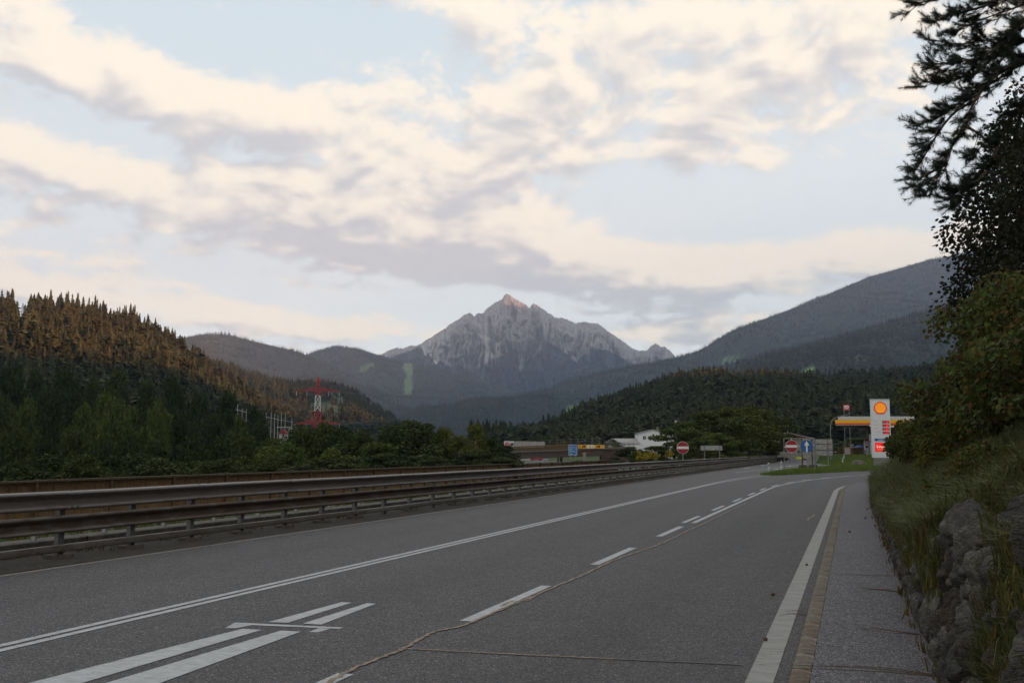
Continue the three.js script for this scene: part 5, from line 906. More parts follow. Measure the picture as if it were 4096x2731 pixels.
// ------------------------------------------------------------------ filling station
{
  const D = 105, base = at(882.6, 460, D), k = D / F, o = thing('price_pylon', 'tall white price pylon with scallop emblem and red fuel prices', 'pylon sign', V(base.x, 0.55, -D)), Wd = 18.3 * k, H = 58.2 * k, y0 = at(882.6, 457.2, D).y - 0.55, U = Wd / 410, yOf = (u) => y0 + H - (u - 145) * U * (H / (1305 * U)), xOf = (u) => (u - 395) * U, vs = H / 1305;
  const paint = std({ color: C(0.62, 0.63, 0.64), roughness: 0.4 });
  const g = bevel(Wd, H, 0.42, 0.03); g.translate(0, y0 + H / 2, -0.2); mesh('body', g, paint, o);
  mesh('top_cap', bevel(Wd + 0.02, 34 * vs, 0.46, 0.05, 0, y0 + H - 14 * vs, -0.2), white, o);
  mesh('plinth', box(Wd * 0.82, y0 + 0.7, 0.36, 0, (y0 + 0.7) / 2 - 0.7, -0.2), concreteMat, o);
  for (const u of [383, 618, 702, 782, 862, 942]) mesh('seam', box(Wd - 0.04, 0.012, 0.006, 0, yOf(u), 0.011), std({ color: C(0.28, 0.28, 0.28) }), o);
  // scallop emblem: red rim, amber fan, red ribs, all in relief
  const P = (u, v) => new THREE.Vector2((u - 388) * U, (340 - v) * vs);
  const outline = (s) => { const c = []; const rim = [[300, 478], [296, 452], [262, 412], [240, 375], [240, 345], [250, 300], [275, 255], [315, 222], [355, 206], [388, 203], [421, 206], [461, 222], [501, 255], [526, 300], [536, 345], [536, 375], [514, 412], [480, 452], [476, 478], [430, 476], [388, 484], [346, 476]]; for (const [u, v] of rim) c.push(P(388 + (u - 388) * s, 345 + (v - 345) * s)); return new THREE.Shape(c); };
  const glowRed = std({ color: C(0.5, 0.02, 0.015), roughness: 0.45, emissive: C(0.35, 0.01, 0.005), emissiveIntensity: 0.2 }), glowAmber = std({ color: C(0.75, 0.26, 0.01), roughness: 0.45, emissive: C(0.9, 0.3, 0.0), emissiveIntensity: 0.2 });
  const em = mesh('emblem_sign', new THREE.ExtrudeGeometry(outline(1), { depth: 0.03, bevelEnabled: false }), glowRed, o); em.position.set(xOf(388), yOf(340), 0.012);
  const fan = new THREE.Shape(); [[312, 444], [310, 430], [283, 395], [264, 368], [264, 345], [274, 306], [296, 268], [328, 244], [360, 232], [388, 229], [416, 232], [448, 244], [480, 268], [502, 306], [512, 345], [512, 368], [493, 395], [466, 430], [464, 444], [388, 452]].forEach(([u, v], i) => { const p = P(u, v); i ? fan.lineTo(p.x, p.y) : fan.moveTo(p.x, p.y); });
  mesh('amber_fan_sign', new THREE.ExtrudeGeometry(fan, { depth: 0.012, bevelEnabled: false }), glowAmber, em).position.z = 0.032;
  for (const [u, v, u2] of [[268, 338, 352], [292, 282, 360], [334, 248, 370], [386, 232, 387], [440, 248, 404], [484, 282, 415], [508, 338, 422]]) { const a = P(u, v), b = P(u2, 392), d = b.clone().sub(a), L = d.length(), r = new THREE.Shape([new THREE.Vector2(0, -0.016), new THREE.Vector2(L, -0.003), new THREE.Vector2(L, 0.003), new THREE.Vector2(0, 0.016)]), m = mesh('rib', new THREE.ExtrudeGeometry(r, { depth: 0.006, bevelEnabled: false }), glowRed, em); m.position.set(a.x, a.y, 0.045); m.rotation.z = Math.atan2(d.y, d.x); }
  // prices
  const rows = [[628, 685, 'Diesel', '1.12', '9'], [707, 762, 'Super 95', '1.26', '4'], [787, 842, 'V-Power', '1.44', '9'], [868, 922, 'V-Power Diesel', '1.31', '9']];
  for (const [a, b, name, main, small] of rows) {
    const led = canvas(320, 116, (x, w, h) => { x.fillStyle = '#050000'; x.fillRect(0, 0, w, h); x.fillStyle = '#ff1a20'; x.font = 'bold 118px sans-serif'; x.textBaseline = 'middle'; x.fillText(main, 40, h / 2 + 4); x.font = 'bold 66px sans-serif'; x.fillText(small, 268, h * 0.3); });
    mesh('price_display', new THREE.PlaneGeometry(160 * U, (b - a) * vs), std({ color: C(0, 0, 0), emissive: C(1, 1, 1), emissiveMap: led, emissiveIntensity: 0.7, roughness: 0.5 }), o).position.set(xOf(500), yOf((a + b) / 2), 0.016);
    const lab = canvas(512, 128, (x, w, h) => { x.fillStyle = '#d0d1d2'; x.fillRect(0, 0, w, h); x.fillStyle = '#c03038'; x.font = 'bold 64px sans-serif'; x.textBaseline = 'middle'; x.fillText(name, 6, h / 2); });
    mesh('fuel_label', new THREE.PlaneGeometry(160 * U, 40 * vs), std({ map: lab, roughness: 0.5 }), o).position.set(xOf(322), yOf((a + b) / 2 - 10), 0.013);
  }
  const ad = canvas(710, 112, (x, w, h) => { x.fillStyle = '#0b4a8c'; x.fillRect(0, 0, w, h); x.fillStyle = '#b9cfe6'; x.font = 'bold 92px sans-serif'; x.textBaseline = 'middle'; x.fillText('AdBlue', 150, h / 2 + 4); x.font = 'bold 36px sans-serif'; x.fillText('®', 480, 34); });
  mesh('blue_panel', new THREE.PlaneGeometry(355 * U, 55 * vs), std({ map: ad, roughness: 0.5 }), o).position.set(xOf(412), yOf(1052), 0.014);
  const vp = canvas(660, 408, (x, w, h) => { x.fillStyle = '#e01418'; x.fillRect(0, 0, w, h); x.fillStyle = '#ffb070'; x.font = 'bold 50px sans-serif'; x.fillText('Shell', 52, 128); x.fillStyle = '#ffe0d0'; x.font = 'bold 128px sans-serif'; x.fillText('V-Power', 66, 240); x.fillStyle = '#ffb070'; x.font = 'italic bold 50px sans-serif'; x.fillText('Performance Fuels', 74, 322); x.fillStyle = '#8f897f'; x.beginPath(); x.arc(680, 214, 232, 0, 7); x.fill(); x.strokeStyle = '#d8c8c0'; x.lineWidth = 8; x.stroke(); });
  mesh('fuel_sign', new THREE.PlaneGeometry(330 * U, 204 * vs), std({ map: vp, roughness: 0.45, emissive: C(1, 1, 1), emissiveMap: vp, emissiveIntensity: 0.22 }), o).position.set(xOf(402), yOf(1215), 0.014);
}
{ // canopy
  const y = 5.62, o = thing('station_canopy', 'filling station canopy with white, yellow and red fascia', 'canopy', V(0, 0, 0)), A = [47.6, 149], B = [92, 147], Cc = [106, 175], E = [61.8, 177];
  const ring = [A, B, Cc, E];
  const band = (y0, y1, out0, out1) => { const gs = []; for (let i = 0; i < 4; i++) { const a = ring[i], b = ring[(i + 1) % 4], cx = 77, cd = 162, off = (p, k) => { const dx = p[0] - cx, dd = p[1] - cd, l = Math.hypot(dx, dd); return [p[0] + dx / l * k, p[1] + dd / l * k]; }; const a0 = off(a, out0), b0 = off(b, out0), a1 = off(a, out1), b1 = off(b, out1); gs.push(strip([V(a1[0], y1, -a1[1]), V(b1[0], y1, -b1[1])], [V(a0[0], y0, -a0[1]), V(b0[0], y0, -b0[1])])); } return join(gs.map((g) => { g.computeVertexNormals(); return g; })); };
  const yel = std({ color: C(0.72, 0.40, 0.01), roughness: 0.5, emissive: C(0.7, 0.35, 0.0), emissiveIntensity: 0.03 }), fr = std({ color: C(0.52, 0.03, 0.01), roughness: 0.5 });
  mesh('white_fascia', band(y + 0.68, y + 1.22, -0.45, -0.45), white, o); mesh('yellow_fascia', band(y + 0.24, y + 0.72, 0, 0.15), yel, o); mesh('red_fascia', band(y, y + 0.24, 0.12, 0.05), fr, o);
  const inset = ring.map(([x, d]) => [x, d]);
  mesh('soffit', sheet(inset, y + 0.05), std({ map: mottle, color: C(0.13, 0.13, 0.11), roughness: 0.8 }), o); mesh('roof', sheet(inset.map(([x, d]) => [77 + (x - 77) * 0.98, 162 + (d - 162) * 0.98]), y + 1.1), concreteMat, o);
  mesh('trim', band(y - 0.09, y + 0.0, 0.0, 0.05), white, o);
  for (const [px, D] of [[868.3, 166], [884, 164], [900, 163]]) { const c = at(px, 440, D), m = mesh('column', bevel(0.38, y - 1.0, 0.38, 0.05), std({ map: mottle, color: C(0.30, 0.27, 0.23) }), o); m.position.set(c.x, 1.1 + (y - 1.05) / 2, -D); }
  for (const [x, d] of [[55, 155], [60, 160], [66, 156]]) { const l = mesh('lamp', box(0.5, 0.05, 0.5), std({ color: C(0.8, 0.7, 0.4), emissive: C(1, 0.8, 0.4), emissiveIntensity: 0.5 }), o); l.position.set(x, y + 0.0, -d); }
  const st = thing('station_building', 'low dark filling station shop under the canopy behind the bush', 'building', V(100, 1.1, -195));
  mesh('wall', box(34, 3.6, 14, 0, 1.8, 0), std({ map: mottle, color: C(0.22, 0.05, 0.04) }), st); mesh('shop_window', box(26, 1.8, 0.1, -1, 1.5, 7.06), glassDark, st); mesh('roof', box(35, 0.4, 15, 0, 3.8, 0), concreteDark, st);
}
{ // things on the forecourt
  const up = 1.11, put = (px, D) => V(ray(px, 450)[0] * D, up, -D), K = 156 / F;
  const p1 = thing('fuel_pump', 'grey and white fuel pump with red top beside the canopy column', 'fuel pump', put(866.4, 156));
  mesh('cabinet', bevel(0.56, 1.75, 0.5, 0.04, 0, 0.87, 0), white, p1); mesh('display_head', bevel(0.6, 0.42, 0.54, 0.04, 0, 1.98, 0), offWhite, p1); mesh('red_top', bevel(0.34, 0.4, 0.4, 0.04, 0, 2.42, 0), red, p1); mesh('hose', tube([V(0.3, 1.6, 0.2), V(0.48, 1.2, 0.3), V(0.42, 0.6, 0.3), V(0.32, 0.9, 0.25)], 0.025), black, p1); mesh('panel', box(0.4, 0.28, 0.02, 0, 1.32, 0.27), glassDark, p1); mesh('side_stripe', box(0.02, 1.7, 0.3, 0.295, 0.87, 0), red, p1);
  const p2 = thing('fuel_pump', 'taller pale fuel unit half hidden by the price pylon', 'fuel pump', put(873.4, 154));
  mesh('cabinet', bevel(0.86, 2.1, 0.7, 0.05, 0, 1.05, 0), white, p2); mesh('upper_head', bevel(0.95, 1.05, 0.72, 0.06, 0, 2.72, 0), std({ color: C(0.55, 0.6, 0.64), roughness: 0.5 }), p2); mesh('hose_reel', disc(0.42, 0.2, 24), galvDark, p2).position.set(0.3, 1.55, 0.4); mesh('label', box(0.4, 0.1, 0.02, 0, 0.7, 0.37), black, p2);
  const bd = thing('notice_board', 'wooden framed white notice board left of the pumps', 'notice board', put(847.4, 155));
  mesh('frame', join(box(1.06, 0.11, 0.08, 0, 1.22, 0), box(1.06, 0.11, 0.08, 0, 0.1, 0), box(0.11, 1.01, 0.08, -0.475, 0.66, 0), box(0.11, 1.01, 0.08, 0.475, 0.66, 0)), std({ map: woodTex, color: C(0.9, 0.9, 0.9) }), bd); mesh('sheet', box(0.84, 1.01, 0.03, 0, 0.66, 0), offWhite, bd);
  const sg = thing('small_sign', 'little white framed sign with a red mark above the planter', 'sign', put(852.3, 158)); mesh('board', box(0.42, 0.5, 0.04, 0, 1.45, 0), white, sg); mesh('red_mark', disc(0.15, 0.02, 16), red, sg).position.set(0, 1.43, 0.03); mesh('post', postTo(0, 0, 1.3, 0.03, -0.02), galvMat, sg);
  const ct = thing('timber_counter', 'dark timber counter behind the notice board', 'counter', put(857.5, 160)); for (let k = 0; k < 5; k++) mesh('plank', box(2.1, 0.2, 0.06, 0, 0.12 + k * 0.23, 0.4), woodMats[2], ct); mesh('top', box(2.2, 0.06, 0.9, 0, 1.19, 0), woodMats[2], ct); mesh('side', box(0.06, 1.15, 0.8, -1.02, 0.58, 0), woodMats[2], ct); mesh('side', box(0.06, 1.15, 0.8, 1.02, 0.58, 0), woodMats[2], ct);
  const um = thing('parasol', 'tilted blue parasol beside the fuel pump', 'parasol', put(859.5, 163));
  const cg = new THREE.ConeGeometry(0.86, 0.4, 8, 1, true); const c = mesh('cover', plain(cg), std({ color: C(0.06, 0.16, 0.42), roughness: 0.8, side: THREE.DoubleSide, flatShading: true }), um); c.position.set(0, 1.48, 0.1); c.rotation.set(0.25, 0.3, 0.22); mesh('pole', postTo(0, 0, 1.6, 0.025), galvMat, um);
  const rp = thing('folded_parasol', 'small red and white folded parasol under the blue one', 'parasol', put(859.8, 161.5)); mesh('cover', plain(new THREE.ConeGeometry(0.28, 0.42, 10).translate(0, 1.32, 0)), red, rp); mesh('white_stripe', plain(new THREE.ConeGeometry(0.09, 0.44, 6).translate(0, 1.31, 0.16)), white, rp); mesh('pole', postTo(0, 0, 1.5, 0.02), galvMat, rp);
  const bn = thing('waste_bin', 'dark blue waste bin at the foot of the fuel pump', 'bin', put(864.1, 154)); mesh('body', plain(new THREE.CylinderGeometry(0.26, 0.22, 0.68, 14).translate(0, 0.34, 0)), std({ color: C(0.03, 0.05, 0.075), roughness: 0.5 }), bn); mesh('lid', plain(new THREE.CylinderGeometry(0.16, 0.28, 0.12, 14).translate(0, 0.74, 0)), black, bn); mesh('sticker', box(0.14, 0.14, 0.02, 0, 0.45, 0.25), white, bn);
  const fc = thing('timber_fence', 'low plank fence with wire mesh posts at the edge of the forecourt', 'fence', V(ray(829, 450)[0] * 172, 0.9, -172)); for (let k = 0; k < 3; k++) mesh('plank', box(4.6, 0.2, 0.05, 2.0, 0.25 + k * 0.3, 0), woodMats[2], fc); for (let k = 0; k < 6; k++) mesh('post', postTo(-0.2 + k * 0.9, 0, 2.1, 0.03, -0.04), galvMat, fc); for (const y of [1.25, 1.6, 2.0]) mesh('wire', bar(V(-0.2, y, -0.04), V(4.3, y, -0.04), 0.008, 4), galvMat, fc); mesh('small_plate', box(0.26, 0.13, 0.02, 1.1, 0.75, 0.04), white, fc);
}
{ // lamp post with a curved arm
  const D = 142, b = at(830.7, 455, D), K = (px, py) => { const p = at(px, py, D); return V(p.x - b.x, p.y - 0.6, 0); }, o = thing('street_lamp', 'slim grey lamp post arching over the canopy edge', 'street lamp', V(b.x, 0.6, -D));
  mesh('pole', tube([V(0, 0, 0), K(830.6, 437), K(830.7, 424), K(832.5, 419.5), K(836, 417), K(839.5, 416.2)], 0.075, 0.045, 8, 4), galvMat, o); const h = mesh('lamp_head', bevel(1.4, 0.07, 0.22, 0.02), galvMat, o), a = K(839, 416.3), e = K(847.6, 414); h.position.copy(a).lerp(e, 0.5); h.rotation.z = Math.atan2(e.y - a.y, e.x - a.x);
}
{ // fuel card sign above the canopy
  const D = 186, c = at(846.4, 406.8, D), k = D / F, o = thing('card_sign', 'small red sign with a white oval on two poles above the canopy', 'sign', V(c.x, 1.1, -D));
  const t = canvas(320, 270, (x, w, h) => { x.fillStyle = '#b8383c'; x.fillRect(0, 0, w, h); x.fillStyle = '#d9d4d6'; x.beginPath(); x.ellipse(w / 2, 112, 132, 72, 0, 0, 7); x.fill(); x.fillStyle = '#26356e'; x.font = 'italic bold 96px sans-serif'; x.textAlign = 'center'; x.textBaseline = 'middle'; x.fillText('DKV', w / 2, 116); x.fillStyle = '#dfb4b4'; x.fillRect(48, 222, 224, 16); });
  const y = c.y - 1.1; mesh('panel', bevel(6.4 * k, 5.4 * k, 0.12, 0.02, 0, y, 0), red, o); mesh('print', new THREE.PlaneGeometry(6.2 * k, 5.2 * k), std({ map: t, roughness: 0.5 }), o).position.set(0, y, 0.065); for (const x of [-2.6, 2.6]) mesh('pole', postTo(x * k, 0, y, 0.06), galvMat, o);
}

// ------------------------------------------------------------------ buildings, bridge, lorry
const gable = (w, h, rise, d, over = 0.3) => { const s = new THREE.Shape([[-w / 2, 0], [w / 2, 0], [w / 2, h], [0, h + rise], [-w / 2, h]].map((p) => new THREE.Vector2(...p))), g = new THREE.ExtrudeGeometry(s, { depth: d, bevelEnabled: false }); g.translate(0, 0, -d); return boxUV(g); };
const slab = (a, b, d, t, zf) => { const L = Math.hypot(b[0] - a[0], b[1] - a[1]), g = box(L, t, d); g.rotateZ(Math.atan2(b[1] - a[1], b[0] - a[0])); g.translate((a[0] + b[0]) / 2, (a[1] + b[1]) / 2 + t / 2, zf - d / 2); return boxUV(g); };
const windowIn = (parent, x, y, w, h, z, frameMat = white) => { const f = mesh('window', join(box(w, 0.08, 0.09, 0, h / 2, 0), box(w, 0.08, 0.09, 0, -h / 2, 0), box(0.08, h, 0.09, -w / 2, 0, 0), box(0.08, h, 0.09, w / 2, 0, 0), box(0.06, h, 0.07, 0, 0, 0)), frameMat, parent); f.position.set(x, y, z); const p = mesh('pane', box(w, h, 0.03), glassDark, f); p.position.z = -0.01; return f; };
{
  const D = 345, k = D / F, base = at(654, 446, D), y0 = -1.6, o = thing('white_house', 'white gabled house with four windows beyond the bridge', 'house', V(base.x, y0, -D)), X = (px) => (px - 654) * k, Y = (py) => at(654, py, D).y - y0;
  const wallM = std({ color: C(0.62, 0.62, 0.64), roughness: 0.9 }), w = 29 * k, eave = Y(433), rise = Y(429.4) - eave;
  const g = gable(w, eave, rise, 9); g.translate(-1.2 * k, 0, 0); mesh('wall', g, wallM, o);
  const roofM = std({ map: mottle, color: C(0.34, 0.33, 0.32), roughness: 0.7 }), xl = X(637.4), xr = X(674.6), xp = X(653.6);
  mesh('roof', join(slab([xl, eave - 0.15], [xp, eave + rise + 0.02], 9.8, 0.22, 0.4), slab([xp, eave + rise + 0.02], [xr, eave - 0.6], 9.8, 0.22, 0.4)), roofM, o);
  mesh('side_wing', box(7 * k, eave - 0.5, 7, X(671), (eave - 0.5) / 2, -4.2), wallM, o); mesh('chimney', box(1.9 * k, 1.5, 0.7, X(658.8), eave + rise + 0.3, -2.5), std({ map: mottle, color: C(0.26, 0.23, 0.18) }), o);
  for (const [a, b] of [[643, 646.2], [648.3, 651.7], [656, 660], [661.3, 665.2]]) windowIn(o, X((a + b) / 2), Y(437.2), (b - a) * k, 3.6 * k, 0.02);
  windowIn(o, X(671.5), Y(437), 2.2 * k, 4 * k, -0.66);
  mesh('downpipe', tube([V(xr - 1.2, eave - 0.5, 0.3), V(X(667.6), eave - 1.2, 0.12), V(X(667.4), 0.2, 0.12)], 0.06), galvMat, o);
  const lb = thing('low_building', 'long low white building with a pale tin roof beside the house', 'building', V(at(622, 446, D).x, y0, -D + 1)), Xl = (px) => (px - 622) * k, e2 = Y(442.0), t2 = Y(437.8);
  mesh('wall', box(15.5 * k, e2, 7, Xl(615.2), e2 / 2, -3.5), wallM, lb); mesh('wall', box(17 * k, e2 - 0.25, 7.4, Xl(631), (e2 - 0.25) / 2, -3.4), wallM, lb);
  const tin = std({ map: galvTex, color: C(0.5, 0.45, 0.43), roughness: 0.6, metalness: 0.1 });
  const hip = new THREE.BufferGeometry(), hp = [Xl(605.6), e2, 0.5, Xl(622.6), e2, 0.5, Xl(622.6), t2, -4, Xl(613), t2, -4, Xl(605.6), e2, -7.5, Xl(622.6), e2, -7.5]; hip.setAttribute('position', new THREE.Float32BufferAttribute(hp, 3)); hip.setIndex([0, 1, 2, 0, 2, 3, 0, 3, 4, 3, 2, 5, 3, 5, 4, 0, 4, 5, 0, 5, 1, 1, 5, 2]); const hg = boxUV(hip.toNonIndexed()); mesh('roof', hg, tin, lb);
  mesh('roof', slab([0, 0], [1, 0], 1, 1, 0) && (() => { const b = new THREE.BufferGeometry(), q = [Xl(622.2), e2 - 0.35, 0.8, Xl(639.4), e2 - 0.35, 0.8, Xl(639.4), t2 + 0.02, -4, Xl(622.2), t2 + 0.02, -4, Xl(622.2), e2 - 0.35, -7.5, Xl(639.4), e2 - 0.35, -7.5]; b.setAttribute('position', new THREE.Float32BufferAttribute(q, 3)); b.setIndex([0, 1, 2, 0, 2, 3, 3, 2, 5, 3, 5, 4, 0, 3, 4, 1, 5, 2, 0, 4, 5, 0, 5, 1]); return boxUV(b.toNonIndexed()); })(), tin, lb);
  windowIn(lb, Xl(607.6), Y(444.2), 0.7, 0.6, 0.02, galvDark); windowIn(lb, Xl(614.2), Y(443.3), 0.6, 0.4, 0.02, galvDark);
  // mast with platform and aerials
  const mx = at(676.2, 440, 352), m = thing('antenna_mast', 'white platform mast with aerials beside the white house', 'mast', V(mx.x, y0, -352)), kk = 352 / F, YY = (py) => at(676, py, 352).y - y0;
  mesh('pole', postTo(0, 0, YY(419.6), 0.22), white, m); mesh('platform', box(5.4 * kk, 0.12, 1.6, 0, YY(426.4), 0), white, m); for (const x of [-2.5, -1.3, 0, 1.3, 2.5]) mesh('rail_post', postTo(x * kk, YY(426.4), YY(422.8), 0.05, 0.75), white, m); for (const y of [422.9, 424.6]) mesh('rail', bar(V(-2.5 * kk, YY(y), 0.75), V(2.5 * kk, YY(y), 0.75), 0.045, 5), white, m);
  mesh('aerial', join(bar(V(2.1 * kk, YY(423), 0), V(2.1 * kk, YY(417.2), 0), 0.05, 5), bar(V(1.4 * kk, YY(419.8), 0), V(3.6 * kk, YY(419.8), 0), 0.04, 5)), galvMat, m); mesh('camera_head', box(1.6 * kk, 0.22, 0.22, -0.7 * kk, YY(420.8), 0), white, m);
}
{ // hut with a gable roof
  const D = 212, k = D / F, base = at(788, 458, D), o = thing('hut', 'beige gabled hut with brown eaves behind the no entry sign', 'hut', V(base.x, 0, -D)), X = (px) => (px - 788) * k, Y = (py) => at(788, py, D).y;
  const peak = Y(432.2), er = Y(438.2), el = Y(435.6); mesh('wall', (() => { const s = new THREE.Shape([[X(781), -0.1], [X(812), -0.1], [X(812), er - 0.4], [X(788), peak - 0.6], [X(781), el - 0.6]].map((p) => new THREE.Vector2(...p))), g = new THREE.ExtrudeGeometry(s, { depth: 8, bevelEnabled: false }); g.translate(0, 0, -8); return boxUV(g); })(), std({ map: mottle, color: C(0.42, 0.37, 0.30) }), o);
  mesh('roof', join(slab([X(779), el - 0.3], [X(788), peak - 0.12], 9.4, 0.14, 0.8), slab([X(788), peak - 0.12], [X(814.2), er], 9.4, 0.14, 0.8)), std({ map: mottle, color: C(0.42, 0.40, 0.37) }), o);
  mesh('barge_board', join(slab([X(779.4), el - 0.62], [X(788), peak - 0.48], 0.12, 0.34, 0.74), slab([X(788), peak - 0.48], [X(813.6), er - 0.36], 0.12, 0.34, 0.74)), std({ map: woodTex, color: C(0.45, 0.26, 0.2) }), o);
  mesh('flue', join(postTo(X(788.6), peak - 0.2, peak + 0.62, 0.1), box(0.34, 0.1, 0.3, X(788.2), peak + 0.66, 0)), white, o); mesh('door', box(0.9, 2.0, 0.08, X(803.5), 1.0, 0.05), std({ map: woodTex, color: C(0.4, 0.24, 0.2) }), o); windowIn(o, X(799), 1.6, 0.8, 0.9, 0.03);
}
{ // bridge over the motorway
  const D = 300, k = D / F, o = thing('road_bridge', 'brown steel girder bridge over the motorway with a stone abutment', 'bridge', V(0, 0, 0)), gm = std({ map: rustTex(0.4, 4), color: C(0.16, 0.14, 0.125), roughness: 0.85 }), dk = std({ map: mottle, color: C(0.17, 0.135, 0.105), roughness: 0.9 });
  const X = (px) => ray(px, 450)[0] * D, top = (px) => at(px, lerp(450.6, 446.6, (px - 505) / 110), D).y;
  const beam = (p0, p1, dy0, dy1, z0, z1, mat, name) => { const g = new THREE.BufferGeometry(), q = []; for (const p of [p0, p1]) for (const [dy, z] of [[dy0, z0], [dy1, z0], [dy1, z1], [dy0, z1]]) q.push(X(p), top(p) + dy, -D + z); g.setAttribute('position', new THREE.Float32BufferAttribute(q, 3)); g.setIndex([0, 4, 5, 0, 5, 1, 1, 5, 6, 1, 6, 2, 2, 6, 7, 2, 7, 3, 3, 7, 4, 3, 4, 0, 0, 1, 2, 0, 2, 3, 4, 6, 5, 4, 7, 6]); return mesh(name, boxUV(g.toNonIndexed()), mat, o); };
  beam(500, 634, -0.55, 0, 0.6, -8, dk, 'deck'); beam(521, 601.5, -2.35, -0.55, 0.1, -0.4, gm, 'girder'); beam(521, 601.5, -2.35, -0.55, -6.6, -7.1, gm, 'girder');
  for (let px = 524; px < 600; px += 9) beam(px, px + 0.5, -2.3, -0.6, 0.2, 0.1, gm, 'stiffener'); beam(521, 601.5, -2.42, -2.34, 0.35, -0.65, gm, 'flange');
  for (let j = 0; j < 3; j++) beam(512, 577, 0.12 + j * 0.42, 0.46 + j * 0.42, 0.5, 0.42, woodMats[j % 2 ? 2 : 0], 'parapet_board');
  const stoneB = std({ map: stoneTex, bumpMap: stoneBump, bumpScale: 0.05, color: C(0.18, 0.12, 0.10), roughness: 1 });
  const abutG = (p0, p1, y0, y1, name) => { const w = X(p1) - X(p0); return mesh(name, box(w, y1 - y0, 8, X(p0) + w / 2, (y0 + y1) / 2, -D - 4.02), dk, o); };
  abutG(601.6, 633, -3, top(615) - 0.6, 'abutment'); abutG(515, 520.8, -3, top(518) - 0.6, 'abutment');
  const tones = [[0.20, 0.135, 0.115], [0.16, 0.11, 0.095], [0.23, 0.16, 0.13], [0.14, 0.105, 0.095]].map((c) => std({ map: stoneTex, bumpMap: stoneBump, bumpScale: 0.04, color: C(...c), roughness: 1 })), q = rng(66);
  const course = (p0, p1, yTop) => { for (let y = -1.6; y < yTop - 0.3; y += 0.44) for (let x = X(p0) + q() * 0.3; x < X(p1) - 0.2;) { const w = Math.min(0.6 + 0.7 * q(), X(p1) - x); const m = mesh('stone', box(1, 1, 1), tones[Math.floor(q() * 4)], o); m.position.set(x + w / 2, y + 0.22, -D + 0.02 + q() * 0.04); m.scale.set(w - 0.05, 0.40, 0.14); x += w; } };
  course(601.6, 632, top(615) - 0.6); course(515, 520.8, top(518) - 0.6);
  for (const px of [558.2, 560.6, 562.6]) mesh('pier', postTo(X(px), -1.8, top(px) - 2.3, 0.22, -D - 1.5 - (px > 562 ? 3 : 0)), px > 562 ? concreteMat : concreteDark, o);
  for (let px = 522; px < 606; px += 7.2) mesh('fence_post', postTo(X(px), top(px), top(px) + 2.9, 0.06, -D - 6.5), galvMat, o);
  for (const y of [1.4, 2.1, 2.8]) mesh('fence_wire', bar(V(X(522), top(522) + y, -D - 6.5), V(X(604), top(604) + y, -D - 6.5), 0.03, 4), galvMat, o);
  for (const y of [0.5, 0.9, 1.25]) mesh('railing', bar(V(X(604), top(604) + y, -D + 0.3), V(X(634), top(634) + y, -D + 0.3), 0.05, 5), galvDark, o); for (let px = 605; px < 634; px += 4.8) mesh('railing_post', postTo(X(px), top(px), top(px) + 1.3, 0.05, -D + 0.3), galvDark, o);
  beam(581, 588.6, -1.9, -1.1, 0.16, 0.1, std({ color: C(0.25, 0.10, 0.02), map: mottle }), 'warning_stripe');
  const pil = single('concrete_pillar', box(0.85, 3.6, 0.85, X(583.4), -0.3, -D + 4), concreteMat, 'pale pillar standing in front of the green embankment under the bridge', 'pillar');
  // banner on the railing
  const bt = canvas(1024, 124, (x, w, h) => { x.fillStyle = '#c9932c'; x.fillRect(0, 0, w, h); x.fillStyle = '#d8cdb8'; x.fillRect(360, 8, 270, h - 16); x.fillStyle = '#1c1712'; x.font = 'bold 84px sans-serif'; x.textBaseline = 'middle'; x.fillText('50 m', 410, h / 2 + 4); for (const x0 of [150, 715]) { x.fillRect(x0 + 40, 26, 110, 62); x.fillRect(x0, 54, 40, 34); x.beginPath(); x.arc(x0 + 26, 94, 13, 0, 7); x.arc(x0 + 118, 94, 13, 0, 7); x.fill(); } x.fillRect(40, 48, 60, 34); x.beginPath(); x.moveTo(920, 84); x.lineTo(945, 30); x.lineTo(970, 84); x.fill(); x.fillStyle = '#d8cdb8'; x.fillRect(900, 88, 90, 14); });
  const bn = thing('banner', 'yellow banner reading 50 m with two lorries on the bridge railing', 'banner', V(X(591), 0, -D + 0.9)), w = 26.4 * k, h = 3.5 * k, yb = at(591, 447.0, D).y + 0.3; mesh('cloth', box(w, h, 0.04, 0, yb, 0), std({ color: C(0.5, 0.28, 0.04) }), bn); mesh('print', new THREE.PlaneGeometry(w, h), std({ map: bt, roughness: 0.8 }), bn).position.set(0, yb, 0.025);
  // motorway sign
  const D2 = 290, c = at(572.9, 449.4, D2), kk = D2 / F, st = canvas(336, 412, (x, W, H) => { x.fillStyle = '#a8c0d4'; x.fillRect(0, 0, W, H); x.fillStyle = '#14508c'; x.fillRect(10, 10, W - 20, H - 20); x.fillStyle = '#cddbe8'; x.font = 'bold 40px sans-serif'; x.fillText('Brennero', 28, 118); x.fillText('27 km', 214, 118); x.fillText('Matrei', 28, 176); x.fillText('10 km', 214, 200); x.fillText('Schönberg', 28, 270); x.fillText('1 km', 240, 296); x.fillText('Patsch', 28, 376); x.fillText('7 km', 240, 376); x.fillStyle = '#1f8a4a'; x.fillRect(30, 194, 130, 34); x.fillRect(30, 290, 130, 34); x.fillRect(138, 30, 56, 38); x.fillStyle = '#c05058'; x.beginPath(); x.arc(84, 50, 20, 0, 7); x.fill(); });
